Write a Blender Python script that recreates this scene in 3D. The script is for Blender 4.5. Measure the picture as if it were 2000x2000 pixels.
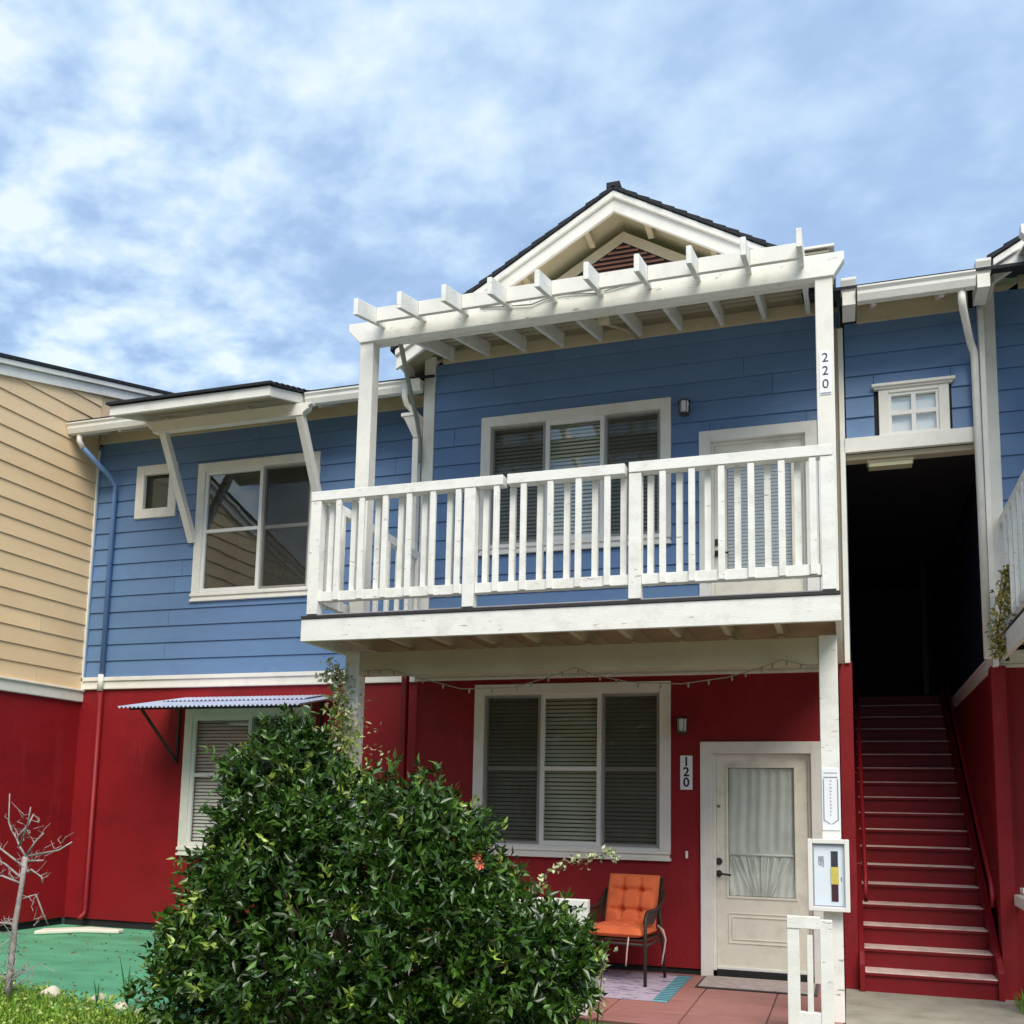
import bpy, bmesh, math, random
import numpy as np
from mathutils import Vector, Matrix
random.seed(7); rng = np.random.default_rng(11)
for o in list(bpy.data.objects): bpy.data.objects.remove(o)
scn = bpy.context.scene
COL = scn.collection
R = math.radians

# ------------------------------------------------------------------ camera
cam_d = bpy.data.cameras.new('camera'); cam = bpy.data.objects.new('camera', cam_d); COL.objects.link(cam)
cam_d.sensor_width = 36; cam_d.lens = 1946.75 / 2000 * 36
cam_d.shift_x = 0; cam_d.shift_y = 333.5 / 2000
cam_d.clip_start = .05; cam_d.clip_end = 2000
W = [[0.9485550963659412, 0.31599499002183534, 0.019758427045192126],
     [-0.021208775111312046, 0.12568226290077772, -0.9918438166618864],
     [-0.31590096077169155, 0.9403994550579238, 0.12591841767701117]]
m = Matrix(((W[0][0], -W[1][0], -W[2][0], 0), (W[0][1], -W[1][1], -W[2][1], 0), (W[0][2], -W[1][2], -W[2][2], 1.54), (0, 0, 0, 1)))
cam.matrix_world = m
scn.camera = cam
# ------------------------------------------------------------------ light
SUN = Vector((.55, -1, 1.35)).normalized()
sd = bpy.data.lights.new('sun', 'SUN'); sd.energy = 1.5; sd.angle = R(40); sd.color = (1, .93, .80)
so = bpy.data.objects.new('sun', sd); COL.objects.link(so)
so.rotation_euler = SUN.to_track_quat('Z', 'Y').to_euler(); so.location = (2, -10, 20)
wd = bpy.data.worlds.new('World'); scn.world = wd; wd.use_nodes = True
nt = wd.node_tree; N = nt.nodes; L = nt.links; N.clear()
out = N.new('ShaderNodeOutputWorld'); bg1 = N.new('ShaderNodeBackground'); bg2 = N.new('ShaderNodeBackground'); mx = N.new('ShaderNodeMixShader')
sky = N.new('ShaderNodeTexSky'); sky.sky_type = 'NISHITA'; sky.sun_disc = False
sky.sun_elevation = math.asin(SUN.z); sky.sun_rotation = math.atan2(SUN.x, SUN.y)
bg1.inputs[1].default_value = .09; L.new(sky.outputs[0], bg1.inputs[0])
tc = N.new('ShaderNodeTexCoord'); sp = N.new('ShaderNodeSeparateXYZ'); L.new(tc.outputs['Generated'], sp.inputs[0])
def mth(op, a, b=None, c=None, clamp=False):
    n = N.new('ShaderNodeMath'); n.operation = op; n.use_clamp = clamp
    for i, v in enumerate((a, b, c)):
        if v is None: continue
        if isinstance(v, (int, float)): n.inputs[i].default_value = v
        else: L.new(v, n.inputs[i])
    return n.outputs[0]
zz = mth('ADD', mth('MAXIMUM', sp.outputs[2], 0), .22)
px = mth('DIVIDE', sp.outputs[0], zz); py = mth('DIVIDE', sp.outputs[1], zz)
cb = N.new('ShaderNodeCombineXYZ'); L.new(px, cb.inputs[0]); L.new(py, cb.inputs[1]); cb.inputs[2].default_value = 3.3
def noise(scale, det, rough, dist, loc=(0, 0, 0), rot=0, scl=(1, 1, 1)):
    mp = N.new('ShaderNodeMapping'); mp.inputs[1].default_value = loc; mp.inputs[2].default_value = (0, 0, rot); mp.inputs[3].default_value = scl
    L.new(cb.outputs[0], mp.inputs[0])
    n = N.new('ShaderNodeTexNoise'); n.inputs['Scale'].default_value = scale; n.inputs['Detail'].default_value = det
    n.inputs['Roughness'].default_value = rough; n.inputs['Distortion'].default_value = dist; L.new(mp.outputs[0], n.inputs[0]); return n.outputs[0]
n1 = noise(1.5, 6, .52, .15, (1.3, .4, 0), .5, (1, 1.2, 1))
n2 = noise(7.5, 4, .5, .1, (0, 0, 0), .9, (1, 1.2, 1))
n4 = noise(15, 4, .55, .2, (2, 5, 0), .9, (1, 1.2, 1))
n3 = noise(.75, 2, .5, .1, (4.2, 2, 0))
side = mth('MULTIPLY', mth('SUBTRACT', -.05, px), .62, clamp=True)   # the broken small cells lie towards the left
fine = mth('MULTIPLY', mth('ADD', mth('SUBTRACT', n2, .5), mth('MULTIPLY', mth('SUBTRACT', n4, .5), .5)), mth('ADD', mth('MULTIPLY', side, 1.5), .35))
dens = mth('ADD', mth('MULTIPLY', n1, .9), fine)
cr = N.new('ShaderNodeValToRGB'); L.new(dens, cr.inputs[0])
els = cr.color_ramp.elements
els[0].position = .30; els[0].color = (.33, .48, .73, 1)
els[1].position = .70; els[1].color = (.80, .90, .97, 1)
for p_, c_ in ((.40, (.39, .55, .80, 1)), (.48, (.48, .65, .87, 1)), (.57, (.60, .76, .93, 1))):
    e = els.new(p_); e.color = c_
L.new(cr.outputs[0], bg2.inputs[0]); bg2.inputs[1].default_value = .445
mx.inputs[0].default_value = .9
L.new(bg1.outputs[0], mx.inputs[1]); L.new(bg2.outputs[0], mx.inputs[2]); L.new(mx.outputs[0], out.inputs[0])
scn.render.engine = 'CYCLES'
scn.view_settings.view_transform = 'Standard'; scn.view_settings.look = 'None'
scn.view_settings.exposure = 1.36; scn.view_settings.gamma = 1
scn.cycles.max_bounces = 8; scn.cycles.transparent_max_bounces = 16

# ------------------------------------------------------------------ materials
def mat(name, base, rough=.6, var=.12, scale=3., bump=0., bscale=40., stretch=(1, 1, 1), spec=.4, metal=0., dirt=None, dirt_amt=.0, dirt_scale=6., island=0., specks=None, objrand=0.):
    """procedural paint: base colour with value noise, optional dirt and peeling specks, bump"""
    M = bpy.data.materials.new(name); M.use_nodes = True; t = M.node_tree; n = t.nodes; l = t.links
    b = n['Principled BSDF']; b.inputs['Roughness'].default_value = rough; b.inputs['Metallic'].default_value = metal
    b.inputs['Specular IOR Level'].default_value = spec
    tcn = n.new('ShaderNodeTexCoord'); mp = n.new('ShaderNodeMapping'); mp.inputs[3].default_value = stretch; l.new(tcn.outputs['Object'], mp.inputs[0])
    nz = n.new('ShaderNodeTexNoise'); nz.inputs['Scale'].default_value = scale; nz.inputs['Detail'].default_value = 6; nz.inputs['Roughness'].default_value = .6
    l.new(mp.outputs[0], nz.inputs[0])
    mr = n.new('ShaderNodeMapRange'); mr.inputs[1].default_value = .3; mr.inputs[2].default_value = .7; mr.inputs[3].default_value = 1 - var; mr.inputs[4].default_value = 1 + var
    l.new(nz.outputs[0], mr.inputs[0])
    val = mr.outputs[0]
    if island:
        g = n.new('ShaderNodeNewGeometry'); m2 = n.new('ShaderNodeMapRange'); m2.inputs[3].default_value = 1 - island; m2.inputs[4].default_value = 1 + island
        l.new(g.outputs['Random Per Island'], m2.inputs[0]); mm = n.new('ShaderNodeMath'); mm.operation = 'MULTIPLY'; l.new(val, mm.inputs[0]); l.new(m2.outputs[0], mm.inputs[1]); val = mm.outputs[0]
    if objrand:
        oi = n.new('ShaderNodeObjectInfo'); m3 = n.new('ShaderNodeMapRange'); m3.inputs[3].default_value = 1 - objrand; m3.inputs[4].default_value = 1 + objrand
        l.new(oi.outputs['Random'], m3.inputs[0]); mm = n.new('ShaderNodeMath'); mm.operation = 'MULTIPLY'; l.new(val, mm.inputs[0]); l.new(m3.outputs[0], mm.inputs[1]); val = mm.outputs[0]
    vm = n.new('ShaderNodeVectorMath'); vm.operation = 'SCALE'; vm.inputs[0].default_value = base; l.new(val, vm.inputs['Scale'])
    colr = vm.outputs[0]
    def over(colr, tint, lo, hi, sc, det, amt, st=(1, 1, 1)):
        mp2 = n.new('ShaderNodeMapping'); mp2.inputs[3].default_value = st; mp2.inputs[1].default_value = (3.1, 1.7, sc); l.new(tcn.outputs['Object'], mp2.inputs[0])
        z = n.new('ShaderNodeTexNoise'); z.inputs['Scale'].default_value = sc; z.inputs['Detail'].default_value = det; z.inputs['Roughness'].default_value = .65; l.new(mp2.outputs[0], z.inputs[0])
        r_ = n.new('ShaderNodeMapRange'); r_.inputs[1].default_value = lo; r_.inputs[2].default_value = hi; r_.inputs[4].default_value = amt; l.new(z.outputs[0], r_.inputs[0])
        x = n.new('ShaderNodeMix'); x.data_type = 'RGBA'; l.new(r_.outputs[0], x.inputs[0]); l.new(colr, x.inputs[6]); x.inputs[7].default_value = (*tint, 1); return x.outputs[2]
    if dirt: colr = over(colr, dirt, .5, .75, dirt_scale, 8, dirt_amt)
    if specks: colr = over(colr, specks[0], specks[1], specks[1] + .03, specks[2], 5, specks[3], specks[4])
    l.new(colr, b.inputs['Base Color'])
    if bump:
        bz = n.new('ShaderNodeTexNoise'); bz.inputs['Scale'].default_value = bscale; bz.inputs['Detail'].default_value = 6; l.new(mp.outputs[0], bz.inputs[0])
        bp = n.new('ShaderNodeBump'); bp.inputs['Strength'].default_value = bump; bp.inputs['Distance'].default_value = .01; l.new(bz.outputs[0], bp.inputs['Height']); l.new(bp.outputs[0], b.inputs['Normal'])
    return M
M = {}
M['white'] = mat('white_paint', (.81, .785, .72), .55, .05, 2.5, .12, 60, dirt=(.50, .46, .38), dirt_amt=.35, dirt_scale=5)
M['worn'] = mat('worn_white_paint', (.86, .85, .80), .6, .05, 2.5, .25, 50, stretch=(1, 1, 4), dirt=(.52, .49, .42), dirt_amt=.45, dirt_scale=7, specks=((.26, .22, .18), .645, 24, .75, (.3, 1, 1.3)))
M['cream'] = mat('cream_paint', (.55, .48, .33), .6, .06, 2.5, .12, 60, dirt=(.38, .30, .18), dirt_amt=.35, dirt_scale=4)
M['blue'] = mat('blue_siding_paint', (.125, .225, .405), .5, .07, 1.3, .22, 70, stretch=(.5, 1, 3), dirt=(.09, .16, .30), dirt_amt=.45, dirt_scale=3, specks=((.20, .31, .48), .66, 9, .4, (.25, 1, 3)), objrand=.06)
M['tan'] = mat('tan_siding_paint', (.82, .60, .36), .6, .05, 1.2, .25, 70, stretch=(1, .5, 3), dirt=(.70, .46, .26), dirt_amt=.4, dirt_scale=1.5, specks=((.90, .76, .56), .66, 9, .4, (1, .25, 3)), objrand=.05)
M['red'] = mat('red_stucco', (.26, .004, .009), .6, .14, .9, .6, 110, dirt=(.16, .003, .006), dirt_amt=.75, dirt_scale=1.6, specks=((.34, .03, .035), .60, 3.2, .22, (1, 1, .22)))
M['redwood'] = mat('red_painted_wood', (.22, .005, .010), .5, .12, 3, .1, 60, dirt=(.17, .01, .012), dirt_amt=.6)
M['redgrey'] = mat('worn_stair_nosing', (.82, .62, .56), .8, .12, 6, .3, 60, dirt=(.3, .1, .09), dirt_amt=.6)
M['shingle'] = mat('dark_roof_shingle', (.018, .021, .026), .85, .35, 9, .5, 60)
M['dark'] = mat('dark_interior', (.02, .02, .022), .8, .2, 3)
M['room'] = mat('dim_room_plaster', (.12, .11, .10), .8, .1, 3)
M['vinyl'] = mat('white_vinyl', (.80, .79, .75), .35, .03, 3)
M['oppwall'] = mat('grey_green_siding', (.20, .24, .20), .7, .08, 2)
M['screenframe'] = mat('grey_screen_frame', (.30, .29, .27), .5, .05, 3)
M['blind'] = mat('blind_slat', (.74, .72, .56), .5, .06, 3)
M['metal'] = mat('dark_metal', (.035, .03, .03), .45, .2, 8, spec=.5)
M['awn'] = mat('corrugated_metal', (.50, .55, .72), .45, .10, 4, .05, 30, metal=.15, dirt=(.30, .27, .27), dirt_amt=.35)
M['green'] = mat('green_painted_concrete', (.10, .35, .205), .75, .22, 1.6, .5, 22, stretch=(.6, 1.6, 1), dirt=(.05, .20, .11), dirt_amt=.7, dirt_scale=3.2, specks=((.02, .09, .06), .69, 9, .8, (.3, 1.6, 1)))
M['conc'] = mat('grey_concrete', (.36, .34, .28), .85, .14, 3, .4, 40, dirt=(.18, .17, .13), dirt_amt=.7, dirt_scale=4)
M['tile'] = mat('pink_porch_tile', (.38, .17, .15), .6, .10, 5, .15, 30, stretch=(.4, 4, 1), dirt=(.24, .10, .09), dirt_amt=.6, dirt_scale=4, objrand=.08)
M['grout'] = mat('dark_grout', (.13, .07, .06), .9, .2, 8)
M['soil'] = mat('lawn_soil', (.06, .10, .02), .95, .3, 8, .6, 20)
M['grass'] = mat('grass_blade', (.155, .30, .03), .55, .12, 4, spec=.3, island=.55)
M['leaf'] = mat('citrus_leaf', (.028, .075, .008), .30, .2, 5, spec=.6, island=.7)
M['leafmid'] = mat('mid_citrus_leaf', (.052, .115, .015), .3, .2, 5, spec=.6, island=.65)  # lighter copy of the leaf colour, paints highlights on outer shoots
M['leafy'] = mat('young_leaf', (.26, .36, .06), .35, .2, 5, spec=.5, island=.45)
M['palel'] = mat('pale_vine_leaf', (.46, .50, .27), .5, .15, 5, island=.35)
M['dryl'] = mat('dry_vine_leaf', (.26, .22, .05), .6, .2, 5, island=.5)
M['bark'] = mat('brown_bark', (.10, .07, .045), .85, .3, 12, .6, 40)
M['pbark'] = mat('pale_grey_bark', (.36, .33, .32), .8, .25, 14, .5, 40, dirt=(.12, .08, .09), dirt_amt=.8, dirt_scale=18)
M['orange'] = mat('orange_cushion_fabric', (.70, .15, .055), .9, .10, 9, .5, 120, dirt=(.55, .10, .035), dirt_amt=.5, dirt_scale=8)
M['rust'] = mat('orange_underside_fabric', (.55, .12, .01), .85, .1, 6)
M['whiteblind'] = mat('white_blind_slat', (.85, .86, .80), .5, .05, 3)
M['litter'] = mat('dry_leaf_litter', (.16, .11, .05), .9, .2, 8, island=.6)
M['chair'] = mat('brown_wicker_metal', (.045, .028, .02), .5, .2, 20, .4, 120)
M['tie'] = mat('pale_tie_fabric', (.60, .40, .34), .9, .1, 10)
M['stone'] = mat('pale_stone', (.62, .58, .47), .8, .15, 9, .4, 30, dirt=(.35, .3, .2), dirt_amt=.6, dirt_scale=8)
M['black'] = mat('black_print', (.012, .012, .016), .6, .05, 4)
M['greyprint'] = mat('grey_print', (.28, .28, .34), .6, .05, 4)
M['paper'] = mat('white_paper', (.86, .87, .90), .5, .02, 4)
M['iceblue'] = mat('pale_blue_board', (.74, .82, .88), .4, .02, 4)
M['yellow'] = mat('yellow_print', (.62, .52, .12), .6, .12, 30)
M['maroon'] = mat('maroon_print', (.06, .02, .03), .6, .3, 30)
M['char'] = mat('charcoal_print', (.04, .045, .055), .6, .25, 30)
M['glasslamp'] = mat('frosted_lamp_glass', (.75, .76, .78), .25, .03, 4)
M['curtain'] = mat('sheer_curtain', (.78, .79, .75), .7, .10, 6)
M['lamp_lens'] = mat('yellowed_lamp_cover', (.58, .54, .33), .4, .05, 4)
M['bluemetal'] = mat('blue_painted_metal', (.115, .215, .43), .4, .05, 4)
M['greypipe'] = mat('grey_green_pipe', (.30, .31, .26), .5, .1, 6)
M['cable'] = mat('beige_cable', (.30, .25, .17), .6, .1, 6)
M['flow'] = mat('orange_flower', (.75, .16, .08), .6, .15, 10)
M['wflow'] = mat('white_flower', (.82, .80, .74), .6, .1, 10)
M['teal'] = mat('teal_fabric', (.16, .42, .48), .9, .15, 20)
M['navy'] = mat('navy_fabric', (.03, .08, .14), .9, .15, 20)

M['palecream'] = mat('pale_cream_trim', (.60, .54, .40), .6, .06, 3)
M['ventred'] = mat('brownish_louver_paint', (.46, .22, .17), .6, .1, 4)
M['greydeck'] = mat('grey_deck_board', (.30, .29, .30), .7, .15, 6)
M['browndeck'] = mat('brown_roof_sheathing', (.36, .28, .16), .8, .2, 5)
M['doorpaint'] = mat('cream_door_paint', (.82, .78, .66), .5, .05, 3, .05, 30, dirt=(.42, .37, .28), dirt_amt=.45, dirt_scale=5)
M['brass'] = mat('dull_brass', (.35, .25, .10), .4, .1, 6, metal=.8)
M['sheerfold'] = mat('pale_sheer_fold', (.90, .92, .88), .7, .05, 6)
M['shadeblue'] = mat('shaded_blue_siding', (.012, .02, .045), .6, .1, 3); M['shadegrey'] = mat('shaded_post_paint', (.05, .05, .05), .6, .1, 3)  # stairwell shade put into darkened siding and post colours
M['rug'] = mat('faded_purple_rug', (.46, .38, .48), .95, .1, 6, specks=((.12, .07, .16), .56, 7, .85, (1, 2.2, 1)))
M['weed'] = mat('dark_weed', (.04, .16, .05), .6, .2, 8)
M['slab'] = mat('white_slab_stone', (.74, .72, .62), .8, .1, 8, .3, 30)
M['lavprint'] = mat('lavender_print', (.55, .50, .62), .6, .05, 4)
M['matgrey'] = mat('grey_mat', (.45, .37, .35), .95, .2, 12, .5, 90)
def glass_mat():
    m_ = bpy.data.materials.new('window_glass'); m_.use_nodes = True; t = m_.node_tree; n = t.nodes; l = t.links; n.clear()
    o = n.new('ShaderNodeOutputMaterial'); x = n.new('ShaderNodeMixShader'); tr = n.new('ShaderNodeBsdfTransparent'); gl = n.new('ShaderNodeBsdfGlossy')
    tr.inputs[0].default_value = (.96, .97, .96, 1); gl.inputs['Roughness'].default_value = .015; gl.inputs[0].default_value = (.92, .95, .94, 1)
    g = n.new('ShaderNodeNewGeometry'); dt = n.new('ShaderNodeVectorMath'); dt.operation = 'DOT_PRODUCT'; l.new(g.outputs['Normal'], dt.inputs[0]); l.new(g.outputs['Incoming'], dt.inputs[1])
    def mn(op, a, b_=None):
        q_ = n.new('ShaderNodeMath'); q_.operation = op
        for i_, v_ in enumerate((a, b_)):
            if v_ is None: continue
            if isinstance(v_, (int, float)): q_.inputs[i_].default_value = v_
            else: l.new(v_, q_.inputs[i_])
        return q_.outputs[0]
    fr_ = mn('ADD', mn('MULTIPLY', mn('POWER', mn('SUBTRACT', 1.0, mn('ABSOLUTE', dt.outputs['Value'])), 5), .92), .075)
    tcn = n.new('ShaderNodeTexCoord'); z = n.new('ShaderNodeTexNoise'); z.inputs['Scale'].default_value = 1.6; l.new(tcn.outputs['Object'], z.inputs[0])
    bp = n.new('ShaderNodeBump'); bp.inputs['Strength'].default_value = .12; bp.inputs['Distance'].default_value = .02; l.new(z.outputs[0], bp.inputs['Height']); l.new(bp.outputs[0], gl.inputs['Normal'])
    l.new(fr_, x.inputs[0]); l.new(tr.outputs[0], x.inputs[1]); l.new(gl.outputs[0], x.inputs[2]); l.new(x.outputs[0], o.inputs[0]); return m_
M['glass'] = glass_mat()
def screen_mat():
    m_ = bpy.data.materials.new('insect_mesh'); m_.use_nodes = True; t = m_.node_tree; n = t.nodes; l = t.links; n.clear()
    o = n.new('ShaderNodeOutputMaterial'); x = n.new('ShaderNodeMixShader'); tr = n.new('ShaderNodeBsdfTransparent'); d = n.new('ShaderNodeBsdfDiffuse')
    d.inputs[0].default_value = (.06, .058, .05, 1)
    tcn = n.new('ShaderNodeTexCoord'); z = n.new('ShaderNodeTexNoise'); z.inputs['Scale'].default_value = 5; l.new(tcn.outputs['Object'], z.inputs[0])
    r_ = n.new('ShaderNodeMapRange'); r_.inputs[3].default_value = .26; r_.inputs[4].default_value = .36; l.new(z.outputs[0], r_.inputs[0]); l.new(r_.outputs[0], x.inputs[0])
    l.new(tr.outputs[0], x.inputs[1]); l.new(d.outputs[0], x.inputs[2]); l.new(x.outputs[0], o.inputs[0]); return m_
M['screen'] = screen_mat()

# ------------------------------------------------------------------ mesh helpers
class MB:
    def __init__(s): s.v = []; s.f = []
    def add(s, vs, fs):
        k = len(s.v); s.v += [tuple(v) for v in vs]; s.f += [tuple(i + k for i in f) for f in fs]; return s
    def box(s, x0, x1, y0, y1, z0, z1):
        return s.add([(x0, y0, z0), (x1, y0, z0), (x1, y1, z0), (x0, y1, z0), (x0, y0, z1), (x1, y0, z1), (x1, y1, z1), (x0, y1, z1)],
                     [(0, 3, 2, 1), (4, 5, 6, 7), (0, 1, 5, 4), (1, 2, 6, 5), (2, 3, 7, 6), (3, 0, 4, 7)])
    def hexa(s, a, b):      # two quads (lists of 4 points), a below/front, b opposite
        return s.add(list(a) + list(b), [(0, 3, 2, 1), (4, 5, 6, 7), (0, 1, 5, 4), (1, 2, 6, 5), (2, 3, 7, 6), (3, 0, 4, 7)])
    def prism(s, poly, fn, t0, t1):   # poly of (a,b); fn(a,b,t)->point
        n = len(poly); k = [fn(a, b, t0) for a, b in poly] + [fn(a, b, t1) for a, b in poly]
        return s.add(k, [tuple(range(n))[::-1], tuple(range(n, 2 * n))] + [(i, (i + 1) % n, n + (i + 1) % n, n + i) for i in range(n)])
    def beam(s, p, q, w, h, up=(0, 0, 1)):
        p, q = Vector(p), Vector(q); d = (q - p).normalized(); sd_ = d.cross(Vector(up)).normalized(); u = sd_.cross(d)
        a = [p + sd_ * i * w / 2 + u * j * h / 2 for i, j in ((-1, -1), (1, -1), (1, 1), (-1, 1))]
        b = [x + (q - p) for x in a]; return s.hexa(a, b)
    def tube(s, pts, r, n=8, caps=True):
        pts = [Vector(p) for p in pts]; rs = r if isinstance(r, (list, tuple)) else [r] * len(pts)
        k0 = len(s.v); ref = None
        for i, p in enumerate(pts):
            d = (pts[min(i + 1, len(pts) - 1)] - pts[max(i - 1, 0)]).normalized()
            if ref is None or abs(d.dot(ref)) > .95: ref = Vector((0, 0, 1)) if abs(d.z) < .9 else Vector((1, 0, 0))
            a = d.cross(ref).normalized(); b = d.cross(a)
            for j in range(n):
                t = 2 * math.pi * j / n; s.v.append(tuple(p + (a * math.cos(t) + b * math.sin(t)) * rs[i]))
        for i in range(len(pts) - 1):
            for j in range(n):
                s.f.append((k0 + i * n + j, k0 + i * n + (j + 1) % n, k0 + (i + 1) * n + (j + 1) % n, k0 + (i + 1) * n + j))
        if caps: s.f.append(tuple(k0 + j for j in range(n))[::-1]); s.f.append(tuple(k0 + (len(pts) - 1) * n + j for j in range(n)))
        return s
    def build(s, name, m_, parent=None, bevel=0, smooth=False, kind=None, label=None):
        me = bpy.data.meshes.new(name); me.from_pydata(s.v, [], s.f)
        bm = bmesh.new(); bm.from_mesh(me); bmesh.ops.recalc_face_normals(bm, faces=bm.faces); bm.to_mesh(me); bm.free()
        me.materials.append(M[m_]); me.update()
        if smooth: me.polygons.foreach_set('use_smooth', [True] * len(me.polygons))
        o = bpy.data.objects.new(name, me); COL.objects.link(o)
        if bevel:
            b = o.modifiers.new('bevel', 'BEVEL'); b.width = bevel; b.segments = 1; b.limit_method = 'ANGLE'; b.angle_limit = R(40)
        if parent is not None: attach(o, parent)
        if kind: o['kind'] = kind
        if label: o['label'] = label
        return o
def wpos(o):
    p = Vector(o.location)
    while o.parent: o = o.parent; p = p + Vector(o.location)
    return p
def attach(o, parent):   # meshes are written in world coordinates; roots only have a location
    o.parent = parent; w = wpos(parent); o.location = -w
def thing(name, label, cat, loc=(0, 0, 0), group=None):
    o = bpy.data.objects.new(name, None); COL.objects.link(o); o.location = loc; o.empty_display_size = .2
    o['label'] = label; o['category'] = cat
    if group: o['group'] = group
    return o
def tag(o, label, cat, group=None):
    o['label'] = label; o['category'] = cat
    if group: o['group'] = group
    return o
def bx(name, m_, parent, *a, bevel=.003, **k): return MB().box(*a).build(name, m_, parent, bevel=bevel, **k)
def np_mesh(name, V, F, m_, parent=None, kind=None, smooth=False):
    me = bpy.data.meshes.new(name); nv, nf, k = len(V), len(F), F.shape[1]
    me.vertices.add(nv); me.vertices.foreach_set('co', np.asarray(V, np.float32).ravel())
    me.loops.add(nf * k); me.loops.foreach_set('vertex_index', F.astype(np.int32).ravel())
    me.polygons.add(nf); me.polygons.foreach_set('loop_start', np.arange(0, nf * k, k, dtype=np.int32))
    me.materials.append(M[m_]); me.update(calc_edges=True); me.validate()
    o = bpy.data.objects.new(name, me); COL.objects.link(o)
    if parent is not None: attach(o, parent)
    if kind: o['kind'] = kind
    return o
def norm(a): return a / np.maximum(np.linalg.norm(a, axis=1, keepdims=True), 1e-9)
def leaves(C, D, ln, wd_, curl=.25):
    """folded, pointed leaf meshes: base C, direction D"""
    n = len(C); D = norm(D); rnd = norm(rng.normal(size=(n, 3))); S = norm(np.cross(D, rnd)); U = np.cross(S, D)
    ln = ln * rng.uniform(.65, 1.25, (n, 1)); w = wd_ * rng.uniform(.75, 1.25, (n, 1))
    p = [C, C + D * ln * .4 + S * w * .5 + U * w * .25, C + D * ln * .42 - U * ln * .02, C + D * ln * .4 - S * w * .5 + U * w * .25, C + D * ln - U * ln * curl]
    V = np.stack(p, 1).reshape(-1, 3); b = np.arange(n)[:, None] * 5
    F = np.concatenate([b + [0, 1, 4, 2], b + [0, 2, 4, 3]]); return V, F

# ------------------------------------------------------------------ ground
def ground(name, m_, x0, x1, y0, y1, z, sub=None):
    b = MB(); b.box(x0, x1, y0, y1, z - .05, z); o = b.build(name, m_); o['kind'] = 'structure'; return o
ground('lawn', 'soil', -150, 150, -150, 150, -.02)
ground('painted_patio', 'green', -14, -4.47, 6.25, 10.36, 0)
ground('walkway', 'conc', -.04, 6, -4, 9.75, 0)
ground('ground_under_porch', 'grout', -4.46, -.045, 7.5, 9.9, -.006)
ground('front_path', 'conc', -20, 20, -7, 1.2, -.004)
tr = thing('porch_floor', 'pinkish red tiled porch floor in front of the white door', 'floor', (-2.2, 8.7, 0))
tr['kind'] = 'structure'
del tr['category']; 
xs = [-4.45, -4.24, -3.64, -3.03, -2.42, -1.81, -1.21, -.6, -.05]; ys = [7.5, 7.95, 8.55, 9.15, 9.75, 9.885]
for i in range(len(xs) - 1):
    for j in range(len(ys) - 1):
        g = .006; dz = random.uniform(-.0015, .0015)
        bx('tile', 'tile', tr, xs[i] + g, xs[i + 1] - g, ys[j] + g, ys[j + 1] - g, -.012, .004 + dz, bevel=.002)

# ------------------------------------------------------------------ walls, siding, windows
def frontP(Y): return lambda u, d, z: (u, Y - d, z)
def rightP(X): return lambda u, d, z: (X + d, u, z)     # faces +X
def leftP(X): return lambda u, d, z: (X - d, u, z)      # faces -X
def lbox(b, P, u0, u1, d0, d1, z0, z1):
    return b.hexa([P(u0, d0, z0), P(u1, d0, z0), P(u1, d1, z0), P(u0, d1, z0)], [P(u0, d0, z1), P(u1, d0, z1), P(u1, d1, z1), P(u0, d1, z1)])
def lb(name, m_, par, P, u0, u1, d0, d1, z0, z1, bevel=.003, **k): return lbox(MB(), P, u0, u1, d0, d1, z0, z1).build(name, m_, par, bevel=bevel, **k)
def holed(b, P, u0, u1, z0, z1, d0, d1, holes):
    us = sorted({u0, u1, *[max(u0, min(u1, h)) for q in holes for h in q[:2]]}); zs = sorted({z0, z1, *[max(z0, min(z1, h)) for q in holes for h in q[2:]]})
    for i in range(len(us) - 1):
        for j in range(len(zs) - 1):
            cu, cz = (us[i] + us[i + 1]) / 2, (zs[j] + zs[j + 1]) / 2
            if any(q[0] < cu < q[1] and q[2] < cz < q[3] for q in holes): continue
            lbox(b, P, us[i], us[i + 1], d0, d1, zs[j], zs[j + 1])
    return b
def siding(par, P, u0, u1, z0, z1, m_, holes=(), exp=.211, top=None, joints=()):
    """lap boards, each a part; top(z)->(u0,u1) clips a row under a rake"""
    k = 0; z = z0
    while z < z1 - .02:
        zt = min(z + exp, z1); a0, a1 = u0, u1
        if top: a0, a1 = top(z + .02, u0, u1)
        if a1 - a0 > .05:
            cuts = [a0, a1]
            if a1 - a0 > 2.2:
                js = [j for (jz, j) in joints if z - .02 <= jz < zt - .02 and a0 < j < a1]
                if not js and random.random() < .45: js = [random.uniform(a0 + .5, a1 - .5)]
                cuts = sorted([a0, a1] + js)
            for i in range(len(cuts) - 1):
                segs = [(cuts[i], cuts[i + 1], z, zt)]
                for h in holes:
                    ns = []
                    for s in segs:
                        if h[0] >= s[1] or h[1] <= s[0] or h[2] >= s[3] or h[3] <= s[2]: ns.append(s); continue
                        if h[0] > s[0]: ns.append((s[0], h[0], s[2], s[3]))
                        if h[1] < s[1]: ns.append((h[1], s[1], s[2], s[3]))
                        if h[2] > s[2] + .01: ns.append((max(s[0], h[0]), min(s[1], h[1]), s[2], h[2]))
                        if h[3] < s[3] - .01: ns.append((max(s[0], h[0]), min(s[1], h[1]), h[3], s[3]))
                    segs = ns
                for s in segs:
                    g = .0022; f0 = (s[2] - z) / exp; f1 = (s[3] - z) / exp; db = .022 - .016 * f0; dt = .022 - .016 * f1
                    b = MB(); b.prism([(0, s[2] + .003), (db, s[2] + .003), (dt, s[3]), (0, s[3])], lambda d, zz_, t: P(t, d, zz_), s[0] + g, s[1] - g)
                    b.build('siding_board', m_, par)
        z += exp
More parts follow.
